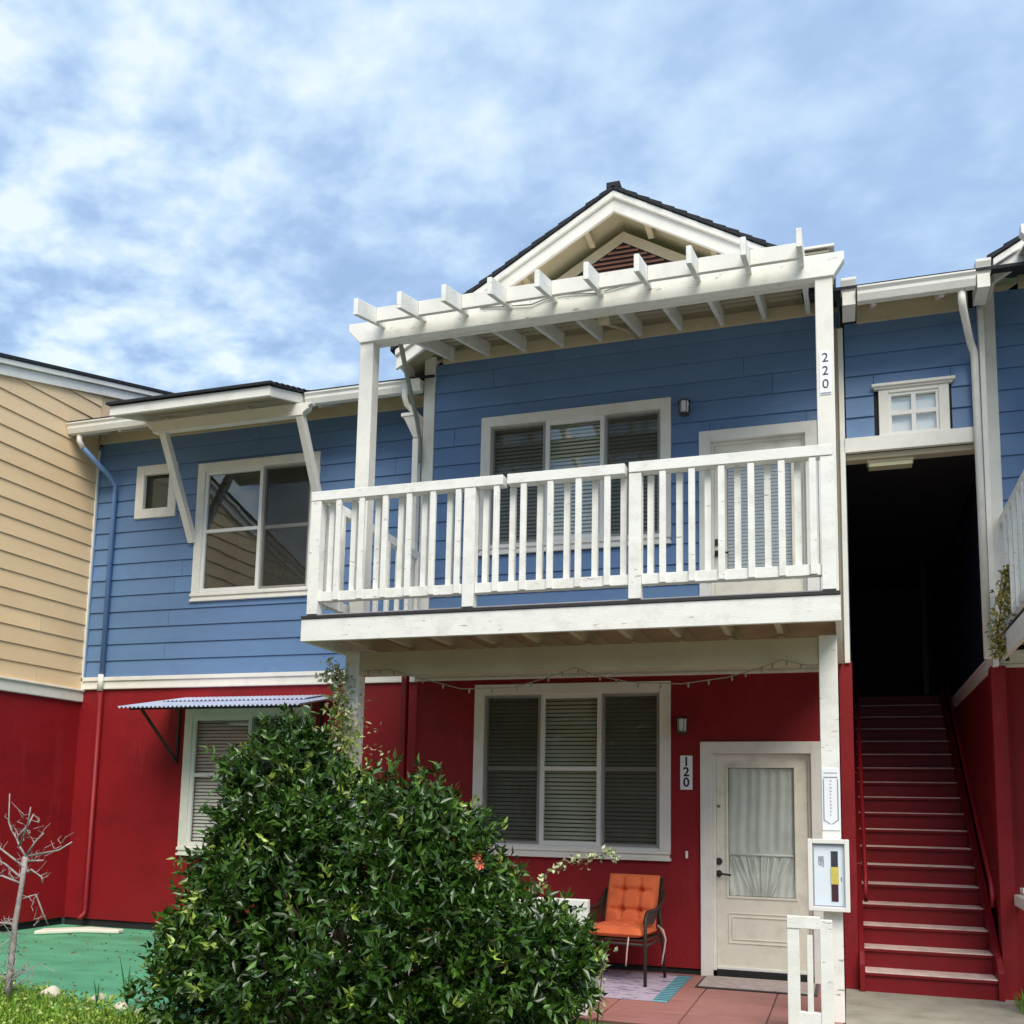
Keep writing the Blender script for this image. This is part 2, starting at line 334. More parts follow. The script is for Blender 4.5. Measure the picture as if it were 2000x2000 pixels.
def window(par, P, u0, u1, z0, z1, lites, muntin=None, cas=.11, sillh=.10, blind='blind', proud=(), screens=(), head=0., name='window', ztop=None):
    """cased window: window > sash, muntin, pane, screen, blind, sill, room"""
    zs = z0 + sillh; i0, i1, iz0, iz1 = u0 + cas, u1 - cas, zs + .02, z1 - cas
    b = MB(); lbox(b, P, u0, u0 + cas, -.02, .035, zs, z1); lbox(b, P, u1 - cas, u1, -.02, .035, zs, z1); lbox(b, P, u0 + cas, u1 - cas, -.02, .035, z1 - cas, z1)
    w = b.build(name, 'white', par, bevel=.004)
    b = MB(); lbox(b, P, u0 + .0, u1 - .0, -.02, .06, zs - .035, zs); lbox(b, P, u0 + .01, u1 - .01, -.02, .04, z0 + .03, zs - .035); lbox(b, P, u0 - .005, u1 + .005, -.02, .055, z0, z0 + .03)
    b.build('sill', 'white', w, bevel=.003)
    edges = [i0] + list(lites) + [i1]
    lbox(MB(), P, i0, i1, -.06, .012, iz0 - .02, iz0 + .0).build('sash_base', 'vinyl', w)
    for k in range(len(edges) - 1):
        a, c = edges[k], edges[k + 1]; pr = .022 if k in proud else .0; fm = 'vinyl'; fw = .045 if k in proud else .035
        b = MB(); d0, d1 = -.045 + pr, -.005 + pr
        lbox(b, P, a, a + fw, d0, d1, iz0, iz1); lbox(b, P, c - fw, c, d0, d1, iz0, iz1); lbox(b, P, a + fw, c - fw, d0, d1, iz0, iz0 + fw); lbox(b, P, a + fw, c - fw, d0, d1, iz1 - fw, iz1)
        s = b.build('sash', fm, w, bevel=.003)
        zz_ = [iz0 + fw, iz1 - fw]
        if muntin:
            lb('muntin', fm, w, P, a + fw, c - fw, d0 + .004, d1 - .004, muntin - .022, muntin + .022); zz_ = [iz0 + fw, muntin - .022, muntin + .022, iz1 - fw]
        for q in range(0, len(zz_), 2): lb('pane', 'glass', w, P, a + fw, c - fw, d0 + .012, d0 + .018, zz_[q], zz_[q + 1], bevel=0)
        if k in screens:
            b = MB(); g = .012
            for (e0, e1, e2, e3) in ((a + g, a + g + .02, iz0 + g, iz1 - g), (c - g - .02, c - g, iz0 + g, iz1 - g), (a + g + .02, c - g - .02, iz0 + g, iz0 + g + .02), (a + g + .02, c - g - .02, iz1 - g - .02, iz1 - g)):
                lbox(b, P, e0, e1, d1 + .002, d1 + .012, e2, e3)
            b.build('screen_frame', 'screenframe', w); lb('insect_screen', 'screen', w, P, a + g + .02, c - g - .02, d1 + .005, d1 + .007, iz0 + g + .02, iz1 - g - .02, bevel=0)
        if blind:
            b = MB(); z = iz0 + .02
            while z < iz1 - .02:
                t = random.uniform(-.002, .002); b.hexa([P(a + .012, -.070, z), P(c - .012, -.070, z), P(c - .012, -.088, z + .031 + t), P(a + .012, -.088, z + .031 + t)],
                                                          [P(a + .012, -.072, z - .001), P(c - .012, -.072, z - .001), P(c - .012, -.090, z + .030 + t), P(a + .012, -.090, z + .030 + t)]); z += .042
            b.build('blind', blind, w, kind='stuff')
    b = MB(); D = -.75
    lbox(b, P, i0, i1, D - .02, D, iz0, iz1); lbox(b, P, i0 - .02, i0, D, -.125, iz0, iz1); lbox(b, P, i1, i1 + .02, D, -.125, iz0, iz1); lbox(b, P, i0, i1, D, -.125, iz0 - .02, iz0); lbox(b, P, i0, i1, D, -.125, iz1, iz1 + .02)
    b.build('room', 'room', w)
    return w, (u0 + cas - .005, u1 - cas + .005, zs - .02, z1 - cas + .005)
def hole_of(u0, u1, z0, z1, cas=.11, sillh=.10): return (u0 + cas - .02, u1 - cas + .02, z0 + sillh - .02, z1 - cas + .02)

# ================================================================== BLUE BUILDING
B = thing('apartment_building', 'blue and red two storey apartment building with white trim, balconies and an open stairway', 'building', (-4, 10.35, 0))
BAYX = 5.72      # the right bay repeats the left one at this distance
LW = frontP(10.35)
WL1 = (-7.73, -5.985, 4.03, 5.82); WS = (-8.67, -8.04, 5.165, 5.87); WL0 = (-7.70, -5.955, .91, 2.70)
BW0 = (-3.727, -1.643, 1.066, 2.845); BW1 = (-3.727, -1.638, 4.25, 5.81)
# --- left section
hs = [hole_of(*WL1), (-8.55, -8.16, 5.28, 5.75), hole_of(*WL0)]
holed(MB(), LW, -9.35, -4.40, 3.0, 6.5, -.15, 0, hs).build('upper_wall', 'dark', B)
holed(MB(), LW, -9.35, -4.40, .09, 3.0, -.15, .004, hs).build('lower_wall', 'red', B)
lb('foundation_shade', 'dark', B, LW, -9.35, -4.40, -.15, -.02, -.02, .09)  # recessed base coloured near black, paints the gap shade under the wall
siding(B, LW, -9.27, -4.40, 3.11, 6.25, 'blue', hs[:2], joints=[(4.17, -8.0), (3.75, -8.05), (3.33, -8.08), (4.38, -7.9)])
lb('corner_trim', 'blue', B, LW, -9.31, -9.27, -.0, .028, 3.11, 6.2)
def belt(P, u0, u1, par=B, z=2.955):
    b = MB(); lbox(b, P, u0, u1, 0, .03, z + .03, z + .105); lbox(b, P, u0, u1, 0, .05, z + .105, z + .155); lbox(b, P, u0, u1, 0, .042, z, z + .03); return b.build('belt_board', 'white', par, bevel=.004)
belt(LW, -9.31, -4.44)
window(B, LW, *WL1, lites=(-6.78,), muntin=4.93, blind=None, proud=(0,), screens=(1,))
window(B, LW, *WL0, lites=(-6.76,), muntin=1.88, proud=(0,), screens=(1,), blind='whiteblind')
# small square window: picture frame casing
b = MB(); c = .125
for q in ((WS[0], WS[0] + c, WS[2], WS[3]), (WS[1] - c, WS[1], WS[2], WS[3]), (WS[0] + c, WS[1] - c, WS[2], WS[2] + c), (WS[0] + c, WS[1] - c, WS[3] - c, WS[3])): lbox(b, LW, q[0], q[1], -.02, .04, q[2], q[3])
w = b.build('small_window', 'white', B, bevel=.005)
lb('pane', 'glass', w, LW, WS[0] + c, WS[1] - c, -.035, -.03, WS[2] + c, WS[3] - c, bevel=0); lb('insect_screen', 'screen', w, LW, WS[0] + c, WS[1] - c, -.02, -.018, WS[2] + c, WS[3] - c, bevel=0)
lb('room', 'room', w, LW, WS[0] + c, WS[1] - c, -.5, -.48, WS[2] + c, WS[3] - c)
# --- eaves
def eave(x0, x1, yw, zg, gut=True, depth=.65, xr0=None, xr1=None):
    """gutter at zg (bottom), rafter tails, soffit, frieze and sloping roof behind"""
    yg = yw - depth
    if gut:
        prof = [(0, zg + .0), (-.075, zg), (-.10, zg + .06), (-.10, zg + .09), (-.12, zg + .115), (-.12, zg + .13), (0, zg + .13)]
        MB().prism(prof, lambda a, z, t: (t, yg + .12 + a, z), x0, x1).build('gutter', 'white', B, bevel=.002)
    bx('frieze_board', 'cream', B, x0, x1, yw - .04, yw + .001, zg + .07, zg + .315)
    MB().hexa([(x0, yg + .12, zg + .13), (x1, yg + .12, zg + .13), (x1, yw, zg + .32), (x0, yw, zg + .32)], [(x0, yg + .12, zg + .15), (x1, yg + .12, zg + .15), (x1, yw, zg + .34), (x0, yw, zg + .34)]).build('soffit', 'cream', B)
    x = x0 + .12
    while x < x1 - .04:
        MB().hexa([(x, yg + .13, zg - .02), (x + .045, yg + .13, zg - .02), (x + .045, yw - .04, zg + .20), (x, yw - .04, zg + .20)], [(x, yg + .13, zg + .10), (x + .045, yg + .13, zg + .10), (x + .045, yw - .04, zg + .32), (x, yw - .04, zg + .32)]).build('rafter_tail', 'white', B, bevel=.006)
        x += .58
def roof_slab(x0, x1, y0, z0, y1, z1, name='roof'):
    b = MB(); n = 14
    for i in range(n):
        a, c = i / n, (i + 1) / n + .03; ya, yb = y0 + (y1 - y0) * a, y0 + (y1 - y0) * min(c, 1); za, zb = z0 + (z1 - z0) * a + .022, z0 + (z1 - z0) * min(c, 1)
        b.hexa([(x0, ya, za - .03), (x1, ya, za - .03), (x1, yb, zb - .03), (x0, yb, zb - .03)], [(x0, ya, za), (x1, ya, za), (x1, yb, zb), (x0, yb, zb)])
    return b.build(name, 'shingle', B)
eave(-9.30, -8.02, 10.35, 6.165); eave(-8.02, -5.88, 10.35, 6.165, gut=False); eave(-5.88, -4.42, 10.35, 6.165)
roof_slab(-9.5, -4.3, 9.74, 6.31, 13.9, 8.3)
# --- shingled canopy over the upper window
CX0, CX1 = -8.04, -5.9
def cz(y): return 5.985 + .285 * (y - 9.06)
b = MB(); b.box(CX0, CX1, 9.03, 9.07, 5.985, 6.10); b.build('canopy_fascia', 'white', B, bevel=.004)
for x in (CX0, CX1 - .04):
    MB().hexa([(x, 9.07, cz(9.07)), (x + .04, 9.07, cz(9.07)), (x + .04, 9.95, cz(9.95)), (x, 9.95, cz(9.95))], [(x, 9.07, cz(9.07) + .115), (x + .04, 9.07, cz(9.07) + .115), (x + .04, 9.95, cz(9.95) + .115), (x, 9.95, cz(9.95) + .115)]).build('canopy_side_board', 'white', B, bevel=.004)
n = 4
for i in range(n):
    x0 = CX0 + .04 + (CX1 - CX0 - .08) * i / n; x1 = CX0 + .04 + (CX1 - CX0 - .08) * (i + 1) / n - .008
    MB().hexa([(x0, 9.07, cz(9.07) + .07), (x1, 9.07, cz(9.07) + .07), (x1, 10.3, cz(10.3) + .07), (x0, 10.3, cz(10.3) + .07)], [(x0, 9.07, cz(9.07) + .09), (x1, 9.07, cz(9.07) + .09), (x1, 10.3, cz(10.3) + .09), (x0, 10.3, cz(10.3) + .09)]).build('canopy_soffit_panel', 'cream', B)
roof_slab(CX0 - .03, CX1 + .03, 8.99, 6.115, 10.6, 6.115 + .285 * 1.61, 'canopy_roof')
b = MB(); b.box(-7.88, -5.82, 9.59, 9.68, 5.975, 6.12)
for x, s in ((-7.88, -1), (-5.82, 1)): b.prism([(0, 6.0), (.07, 6.05), (.07, 6.08), (.11, 6.10), (.11, 6.12), (0, 6.12)], lambda a, z, t: (x + s * a, t, z), 9.59, 9.68)
b.build('canopy_beam', 'white', B, bevel=.004)
for x in (-7.75, -5.87): MB().beam((x, 9.64, 5.99), (x, 10.32, 4.80), .09, .09, up=(1, 0, 0)).build('canopy_brace', 'white', B, bevel=.005)
# --- downspout left
b = MB(); b.tube([(-9.16, 9.80, 6.17), (-9.16, 9.80, 6.08), (-9.13, 9.84, 6.0)], .036); b.build('downspout_outlet', 'white', B, smooth=True)
b = MB(); b.tube([(-9.13, 9.84, 6.0), (-8.99, 10.20, 5.72), (-8.975, 10.28, 5.62), (-8.975, 10.29, 5.5), (-8.975, 10.29, 3.12)], .034, 8); b.build('downspout', 'bluemetal', B, smooth=True)
b = MB(); b.tube([(-8.975, 10.275, 3.14), (-8.975, 10.275, 2.93)], .036, 8); b.build('downspout_collar', 'white', B, smooth=True)
b = MB(); b.tube([(-8.975, 10.29, 2.94), (-8.975, 10.29, .2), (-8.975, 10.27, .14), (-8.97, 10.18, .10)], .034, 8); b.build('lower_downspout', 'redwood', B, smooth=True)

# --- bay (used for the left bay and, shifted, for the right one)
YB = 9.89
def bay(dx, full, db=0):
    P = frontP(YB); X0, X1 = -4.41 + dx, .02 + dx
    dl, du = (-1.25 + dx, -.30 + dx, 0, 2.12), (-1.25 + dx, -.30 + dx, 3.17, 5.32)
    w0 = tuple(v + (dx if i < 2 else 0) for i, v in enumerate(BW0)); w1 = tuple(v + (dx if i < 2 else 0) for i, v in enumerate(BW1))
    holes = [hole_of(*w0), hole_of(*w1), dl, du] if full else []
    holed(MB(), P, X0, X1, 3.0, 6.56, -.15, 0, holes).build('upper_wall', 'dark', B)
    holed(MB(), P, X0, X1, .06, 3.0, -.15, .004, holes).build('lower_wall', 'red', B)
    lb('foundation_shade', 'dark', B, P, X0, X1, -.15, -.02, -.02, .06)  # dark strip paints the shade at the foot of the bay wall
    lb('side_wall', 'red', B, leftP(X0), YB + .004, 10.35, -.15, 0, .06, 3.0); lb('upper_side_wall', 'blue', B, leftP(X0), YB + .004, 10.35, -.15, 0, 3.0, 6.5)
    siding(B, P, X0 + .115, X1 - .0, 3.187, 6.56, 'blue', holes, exp=.212, joints=[(5.52, -4.05 + dx), (5.94, -.9 + dx), (5.73, -.62 + dx), (6.15, -3.6 + dx)])
    b = MB(); lbox(b, P, X0 - .02, X0 + .115, -.0, .03, 2.955, 6.6); b.build('corner_board', 'white', B, bevel=.004)
    lb('corner_return_board', 'white', B, leftP(X0), YB + .001, YB + .10, 0, .022, 3.11, 6.5)
    belt(P, X0 - .02, X1, z=2.90)
    siding(B, leftP(X0), YB + .1, 10.33, 3.11, 6.3, 'blue')
    # gable wall, vent
    ax, az, s = -2.163 + dx, 8.015, .583
    ex = 2.43; ax += db
    b = MB(); b.prism([(X0, 6.56), (X1, 6.56), (X1, 7.86 - s * (X1 - ax) - .12), (ax, 7.74), (X0, 7.86 - s * (ax - X0) - .12)], lambda a, z, t: (a, t, z), YB - .012, YB + .1); b.build('gable_wall', 'cream', B)
    vz = 7.62
    def band(off, th, d0, d1, m_, nm):
        for sg in (-1, 1):
            xb = ax + .01 + sg * 1.0
            b = MB(); b.prism([(ax + .01, vz + off), (ax + .01, vz + off + th), (xb, vz + off + th - s), (xb, vz + off - s)], lambda a, z, t: (a, t, z), YB - d1, YB - d0); b.build(nm, m_, B, bevel=.004)
    band(0, .12, .012, .026, 'palecream', 'vent_trim')
    b = MB(); b.prism([(ax + .01, vz), (ax + .95, vz - .55), (ax - .93, vz - .55)], lambda a, z, t: (a, t, z), YB - .0135, YB - .0125); b.build('vent_back', 'dark', B)  # dark sheet paints the shade between the louvers
    for i in range(11):
        z = vz - .05 - .053 * i; hw = (vz - z) / s - .01
        if hw > .03: MB().hexa([(ax + .01 - hw, YB - .035, z - .02), (ax + .01 + hw, YB - .035, z - .02), (ax + .01 + hw, YB - .02, z - .02), (ax + .01 - hw, YB - .02, z - .02)], [(ax + .01 - hw, YB - .016, z + .008), (ax + .01 + hw, YB - .016, z + .008), (ax + .01 + hw, YB - .013, z + .008), (ax + .01 - hw, YB - .013, z + .008)]).build('vent_louver', 'ventred', B)
    # rakes and roof
    YF = 9.45
    for sg in (-1, 1):
        if not full or sg == 1: ex = 2.30 if not full else 2.12
        def rk(zt, zb, y0, y1, nm, m_, e=ex, bev=.004):
            b = MB(); b.prism([(ax, zt), (ax, zb), (ax + sg * e, zb - s * e), (ax + sg * e, zt - s * e)], lambda a, z, t: (a, t, z), y0, y1); return b.build(nm, m_, B, bevel=bev)
        rk(7.935, 7.865, YF - .035, YF + .02, 'rake_trim', 'white'); rk(7.862, 7.72, YF, YF + .04, 'rake_board', 'white'); rk(7.945, 7.88, YF + .022, 13.6, 'gable_roof_deck', 'cream', bev=0)
        b = MB(); n = 17
        for i in range(n):
            a, c = (n - i) / n * (ex + .05), max(0, (n - i - 1.15) / n * (ex + .05)); zt = 7.945
            b.prism([(ax + sg * a, zt - s * a), (ax + sg * c, zt - s * c), (ax + sg * c, zt - s * c + .030 + .006 * random.random()), (ax + sg * a, zt - s * a + .046 + .005 * random.random())], lambda p, z, t: (p, t, z), YF - .05 - .006 * (i % 2), 13.6)
        b.build('gable_roof', 'shingle', B)
        for e in (.32, 1.0, 1.7):
            x = ax + sg * e; z = 7.88 - s * e - .07
            bx('lookout', 'cream', B, x - .03, x + .03, YF + .04, YB - .036, z - .03, z + .035)
        xe = ax + sg * ex; ze = 7.88 - s * ex
        bx('gable_eave_board', 'white', B, min(xe, xe - sg * .03), max(xe, xe - sg * .03), YF + .04, 9.9, ze - .11, ze + .03)
    bx('ridge_cap', 'shingle', B, ax - .07, ax + .07, YF - .05, 13.6, 7.955, 8.02)
    # balcony
    dx += db
    F0, F1 = -4.49 + dx, -.01 + dx; zt = 3.15
    deck = bx('balcony', 'browndeck', B, F0 + .04, F1 - .02, 7.59, YB - .03, 3.10, 3.135)
    bx('fascia', 'worn', deck, F0, F1, 7.545, 7.585, 2.955, 3.15); bx('side_fascia', 'worn', deck, F0, F0 + .04, 7.585, YB - .03, 2.955, 3.15); bx('side_fascia', 'worn', deck, F1 - .04, F1 + .0, 7.585, YB - .03, 2.955, 3.15)
    b = MB(); b.box(F0 - .0, F1 + .0, 7.535, YB - .03, 3.153, 3.178); b.build('deck_edge_flashing', 'metal', deck)
    y = 7.57; 
    while y < YB - .1:
        bx('deck_board', 'greydeck', deck, F0 + .03, F1 - .03, y, y + .135, 3.18, 3.195); y += .142
    x = F0 + .35
    while x < F1 - .1:
        bx('joist', 'cream', deck, x, x + .045, 7.59, YB - .03, 2.975, 3.098, bevel=0); x += .405
    rails = [(-4.45, -2.652), (-2.615, -1.625), (-1.592, -.045)]
    for i, (a, c) in enumerate(rails):
        dz = (0, 0, .005)[i]; bx('top_rail', 'worn', deck, a + dx, c + dx, 7.55, 7.665, 4.215 + dz, 4.30 + dz)
    for a, c in ((-4.35, -2.995), (-2.89, -1.592), (-1.49, -.137)): bx('bottom_rail', 'worn', deck, a + dx, c + dx, 7.575, 7.655, 3.31, 3.395)
    for a in (-4.45, -2.994, -1.592, -.137): bx('newel', 'worn', deck, a + dx, a + .1 + dx, 7.555, 7.655, 3.195, 4.213)
    for a, c in ((-4.35, -2.995), (-2.89, -1.592), (-1.49, -.137)):
        n = round((c - a) / .1165)
        for i in range(n):
            x = a + (c - a) * (i + .5) / n - .021 + dx + random.uniform(-.004, .004); yy = 7.545 if i % 2 else 7.645
            bx('baluster', 'worn', deck, x - .003, x + .047, yy + (.012 if i % 2 else 0), yy + .042, 3.315, 4.214, bevel=.002)
    bx('side_top_rail', 'worn', deck, -4.44 + dx, -4.36 + dx, 7.67, YB - .03, 4.215, 4.30); bx('side_bottom_rail', 'worn', deck, -4.43 + dx, -4.37 + dx, 7.66, YB - .03, 3.31, 3.395)
    for i in range(17):
        y = 7.73 + i * .122; xx = -4.452 if i % 2 else -4.392
        bx('side_baluster', 'worn', deck, xx + dx, xx + .042 + dx, y, y + .042, 3.3, 4.22, bevel=.002)
    # lower posts, beam, upper posts, pergola beam
    for a in (-4.35, -.185): bx('porch_post', 'worn', B, a + dx, a + .14 + dx, 8.12, 8.26, 0, 2.953, bevel=.005)
    bx('porch_beam', 'cream', B, -4.21 + dx, -.185 + dx, 8.135, 8.245, 2.727, 2.94)
    for a in (-4.33, -.16): bx('balcony_post', 'white', B, a + dx, a + .14 + dx, 8.12, 8.26, 3.196, 5.94, bevel=.005)
    roof = MB()
    roof.prism([(-4.33 + dx, 5.94), (-.01 + dx, 5.94), (.075 + dx, 6.07), (.075 + dx, 6.14), (-4.45 + dx, 6.14), (-4.45 + dx, 6.07)], lambda a, z, t: (a, t, z), 8.10, 8.19)
    pr = roof.build('pergola_beam', 'worn', B, bevel=.004)
    bx('back_beam', 'white', pr, -4.33 + dx, -.01 + dx, 8.192, 8.26, 5.94, 6.14)
    def rz(y): return 6.06 + .262 * (y - 8.13)
    xr = [-4.08 + .4245 * i + dx for i in range(10)]
    for x in xr:
        y0, y1 = 7.53, 9.86
        MB().hexa([(x - .022, y0, rz(y0)), (x + .022, y0, rz(y0)), (x + .022, y1, rz(y1)), (x - .022, y1, rz(y1))], [(x - .022, y0, rz(y0) + .155), (x + .022, y0, rz(y0) + .155), (x + .022, y1, rz(y1) + .155), (x - .022, y1, rz(y1) + .155)]).build('rafter', 'worn', pr, bevel=.004)
    for i in range(9): bx('blocking', 'white', pr, xr[i] + .024, xr[i + 1] - .024, 7.90, 7.94, rz(7.92) + .015, rz(7.92) + .15)
    y = 8.3
    while y < 9.75:
        MB().hexa([(-4.2 + dx, y, rz(y) + .157), (-.04 + dx, y, rz(y) + .157), (-.04 + dx, y + .13, rz(y + .13) + .157), (-4.2 + dx, y + .13, rz(y + .13) + .157)], [(-4.2 + dx, y, rz(y) + .177), (-.04 + dx, y, rz(y) + .177), (-.04 + dx, y + .13, rz(y + .13) + .177), (-4.2 + dx, y + .13, rz(y + .13) + .177)]).build('roof_slat', 'cream', pr); y += .165
    MB().hexa([(-4.25 + dx, 8.27, rz(8.27) + .20), (.0 + dx, 8.27, rz(8.27) + .20), (.0 + dx, 9.87, rz(9.87) + .20), (-4.25 + dx, 9.87, rz(9.87) + .20)], [(-4.25 + dx, 8.27, rz(8.27) + .22), (.0 + dx, 8.27, rz(8.27) + .22), (.0 + dx, 9.87, rz(9.87) + .22), (-4.25 + dx, 9.87, rz(9.87) + .22)]).build('porch_roof_sheet', 'white', pr)
    bx('ledger', 'cream', pr, -4.2 + dx, X1 + db - .04, YB - .06, YB - .026, 6.49, 6.62)
    if full:
        window(B, P, *w0, lites=(-2.995, -2.35), muntin=1.965, proud=(1,), screens=(0, 2)); window(B, P, *w1, lites=(-2.99, -2.345), proud=(1,), screens=(0, 2))
bay(0, True); bay(BAYX, False, .11)

# --- doors
def door(z0, glass, slabtop, upper):
    P = frontP(YB); cas = .115; x0, x1 = -1.353, -.20; zc = z0 + 2.235
    b = MB(); lbox(b, P, x0, x0 + cas, -.02, .035, z0, zc); lbox(b, P, x1 - cas, x1, -.02, .035, z0, zc); lbox(b, P, x0 + cas, x1 - cas, -.02, .035, zc - cas, zc)
    nm = 'front_door'; d = b.build(nm, 'white', B, bevel=.004)
    b = MB(); lbox(b, P, x0 + cas, x0 + cas + .03, -.12, -.02, z0, zc - cas); lbox(b, P, x1 - cas - .03, x1 - cas, -.12, -.02, z0, zc - cas); lbox(b, P, x0 + cas + .03, x1 - cas - .03, -.12, -.02, zc - cas - .03, zc - cas); b.build('jamb', 'white', d)
    a0, a1 = x0 + cas + .032, x1 - cas - .032; g0, g1, gz0, gz1 = glass
    b = MB(); holed(b, P, a0, a1, z0 + .065, slabtop, -.09, -.045, [(g0, g1, gz0, gz1)]); b.build('door_slab', 'doorpaint', d, bevel=0)
    b = MB(); t = .022
    for q in ((g0 - t, g0, gz0 - t, gz1 + t), (g1, g1 + t, gz0 - t, gz1 + t), (g0, g1, gz0 - t, gz0), (g0, g1, gz1, gz1 + t)): lbox(b, P, q[0], q[1], -.046, -.034, q[2], q[3])
    b.build('glass_bead', 'doorpaint', d, bevel=.003)
    lb('pane', 'glass', d, P, g0, g1, -.056, -.052, gz0, gz1, bevel=0)
    lb('threshold', 'metal', d, P, a0, a1, -.13, -.03, z0 - .0, z0 + .03); lb('dark_gap', 'dark', d, P, a0, a1, -.16, -.14, z0, slabtop)
    if not upper:
        b = MB(); t = .012
        for (e0, e1, e2, e3) in ((-1.10, -.46, .31, .60), (-1.065, -.495, .345, .565)):
            for q in ((e0, e0 + t, e2, e3), (e1 - t, e1, e2, e3), (e0 + t, e1 - t, e2, e2 + t), (e0 + t, e1 - t, e3 - t, e3)): lbox(b, P, q[0], q[1], -.047, -.036, q[2], q[3])
        b.build('panel_molding', 'doorpaint', d, bevel=.003)
        lb('weather_strip', 'vinyl', d, P, a0, a1, -.048, -.03, .065, .09)
    hx = -1.185
    b = MB()
    for z in ((z0 + .965, .032), (z0 + 1.08, .034)): b.tube([P(hx, -.05, z[0]), P(hx, -.028, z[0])], z[1], 16)
    b.build('lock_rosette', 'metal', d, smooth=False)
    MB().tube([P(hx, -.03, z0 + .965), P(hx, .01, z0 + .965), P(hx + .02, .015, z0 + .965), P(hx + .12, .012, z0 + .955)], .011, 8).build('handle', 'metal', d, smooth=True)
    if not upper: MB().tube([P(hx, -.05, 1.61), P(hx, -.038, 1.61)], .016, 12).build('peephole', 'brass', d)
    return d, P
d, P = door(0, (-1.095, -.475, .755, 1.985), 2.095, False)
# gathered sheer curtain behind the glass
b = MB(); nu, nz = 90, 26; V = []; 
for j in range(nz + 1):
    for i in range(nu + 1):
        u = i / nu; v = j / nz; z = .76 + 1.22 * v
        if v < .32:   # below the tie rail the folds fan out
            k = 1 + (.32 - v) * .0; uu = .5 + (u - .5) * (1 - .75 * (1 - v / .32) * .35)
            d_ = .012 * math.sin(uu * 38 + (u - .5) * 26 * (.32 - v) * 3)
        else: d_ = .010 * math.sin(u * 42 + .8 * math.sin(v * 5)) * (.5 + v * .5) + .008 * math.sin(u * 17)
        V.append(P(-1.09 + .61 * u, -.078 + d_ * .8, z))
Fq = [(j * (nu + 1) + i, j * (nu + 1) + i + 1, (j + 1) * (nu + 1) + i + 1, (j + 1) * (nu + 1) + i) for j in range(nz) for i in range(nu)]
b.add(V, Fq); b.build('curtain', 'curtain', d, smooth=True)
b = MB(); 
for i in range(9):
    u = (i + .5) / 9; MB.tube(b, [P(-1.09 + .61 * (.5 + (u - .5) * .35), -.068, .765), P(-1.09 + .61 * (.5 + (u - .5) * .95), -.068, 1.13)], .007, 5)
b.tube([P(-1.09, -.070, 1.15), P(-.48, -.070, 1.15)], .012, 6); b.build('curtain_fold', 'sheerfold', d, smooth=True)
d, P = door(3.17, (-1.085, -.455, 3.87, 5.03), 5.262, True)
b = MB(); z = 3.88
while z < 5.02:
    b.hexa([P(-1.08, -.092, z), P(-.46, -.092, z), P(-.46, -.080, z + .026), P(-1.08, -.080, z + .026)], [P(-1.08, -.094, z + .001), P(-.46, -.094, z + .001), P(-.46, -.082, z + .027), P(-1.08, -.082, z + .027)]); z += .036
b.build('blind', 'vinyl', d, kind='stuff')

# --- stair section
SP = frontP(9.75); SX0, SX1 = .06, 1.255
sw = (.36, .985, 5.12, 5.57)
holed(MB(), SP, SX0 - .02, SX1 - .03, 4.985, 6.5, -.12, 0, [(.45, .90, 5.15, 5.54)]).build('stair_header_wall', 'dark', B)
siding(B, SP, SX0 + .012, SX1, 5.13, 6.30, 'blue', [(.33, 1.01, 5.0, 5.62)], exp=.208)
bx('stair_header_board', 'white', B, SX0 - .01, SX1 - .0, 9.70, 9.75, 4.985, 5.128)
bx('stair_header_soffit', 'cream', B, SX0, SX1, 9.76, 9.90, 4.93, 4.984)
b = MB()
for q in ((.37, .46, 5.128, 5.585), (.90, .99, 5.128, 5.585), (.46, .90, 5.545, 5.585)): lbox(b, SP, q[0], q[1], .0, .035, q[2], q[3])
w = b.build('transom_window', 'white', B, bevel=.004)
b = MB(); lbox(b, SP, .31, 1.045, 0, .075, 5.605, 5.635); lbox(b, SP, .33, 1.025, 0, .055, 5.585, 5.605); b.build('head_cap', 'white', w, bevel=.004)
b = MB()
for q in ((.46, .90, 5.135, 5.16), (.46, .90, 5.325, 5.365), (.46, .90, 5.52, 5.545), (.46, .485, 5.16, 5.52), (.66, .70, 5.16, 5.52), (.875, .90, 5.16, 5.52)): lbox(b, SP, q[0], q[1], -.03, .02 if q[1] - q[0] > .1 else .018, q[2], q[3])
b.build('sash', 'vinyl', w)
for a, c in ((.485, .66), (.70, .875)):
    for e, f in ((5.16, 5.325), (5.365, 5.52)):
        lb('pane', 'glass', w, SP, a, c, -.02, -.015, e, f, bevel=0); lb('pane_backing', 'paper', w, SP, a, c, -.04, -.035, e, f, bevel=0)
eave(.19, 1.18, 9.75, 6.215)
for x0, x1 in ((.05, .185), (1.185, 1.31)):
    MB().prism([(0, 6.33), (-.08, 6.33), (-.10, 6.39), (-.12, 6.43), (-.12, 6.455), (0, 6.455)], lambda a, z, t: (t, 9.25 + a, z), x0, x1).build('gutter_end', 'white', B, bevel=.002)
    bx('gutter_box', 'white', B, x0 + .01, x1 - .01, 9.16, 9.5, 6.20, 6.329)
roof_slab(-.3, 1.7, 9.15, 6.36, 13.9, 8.3)
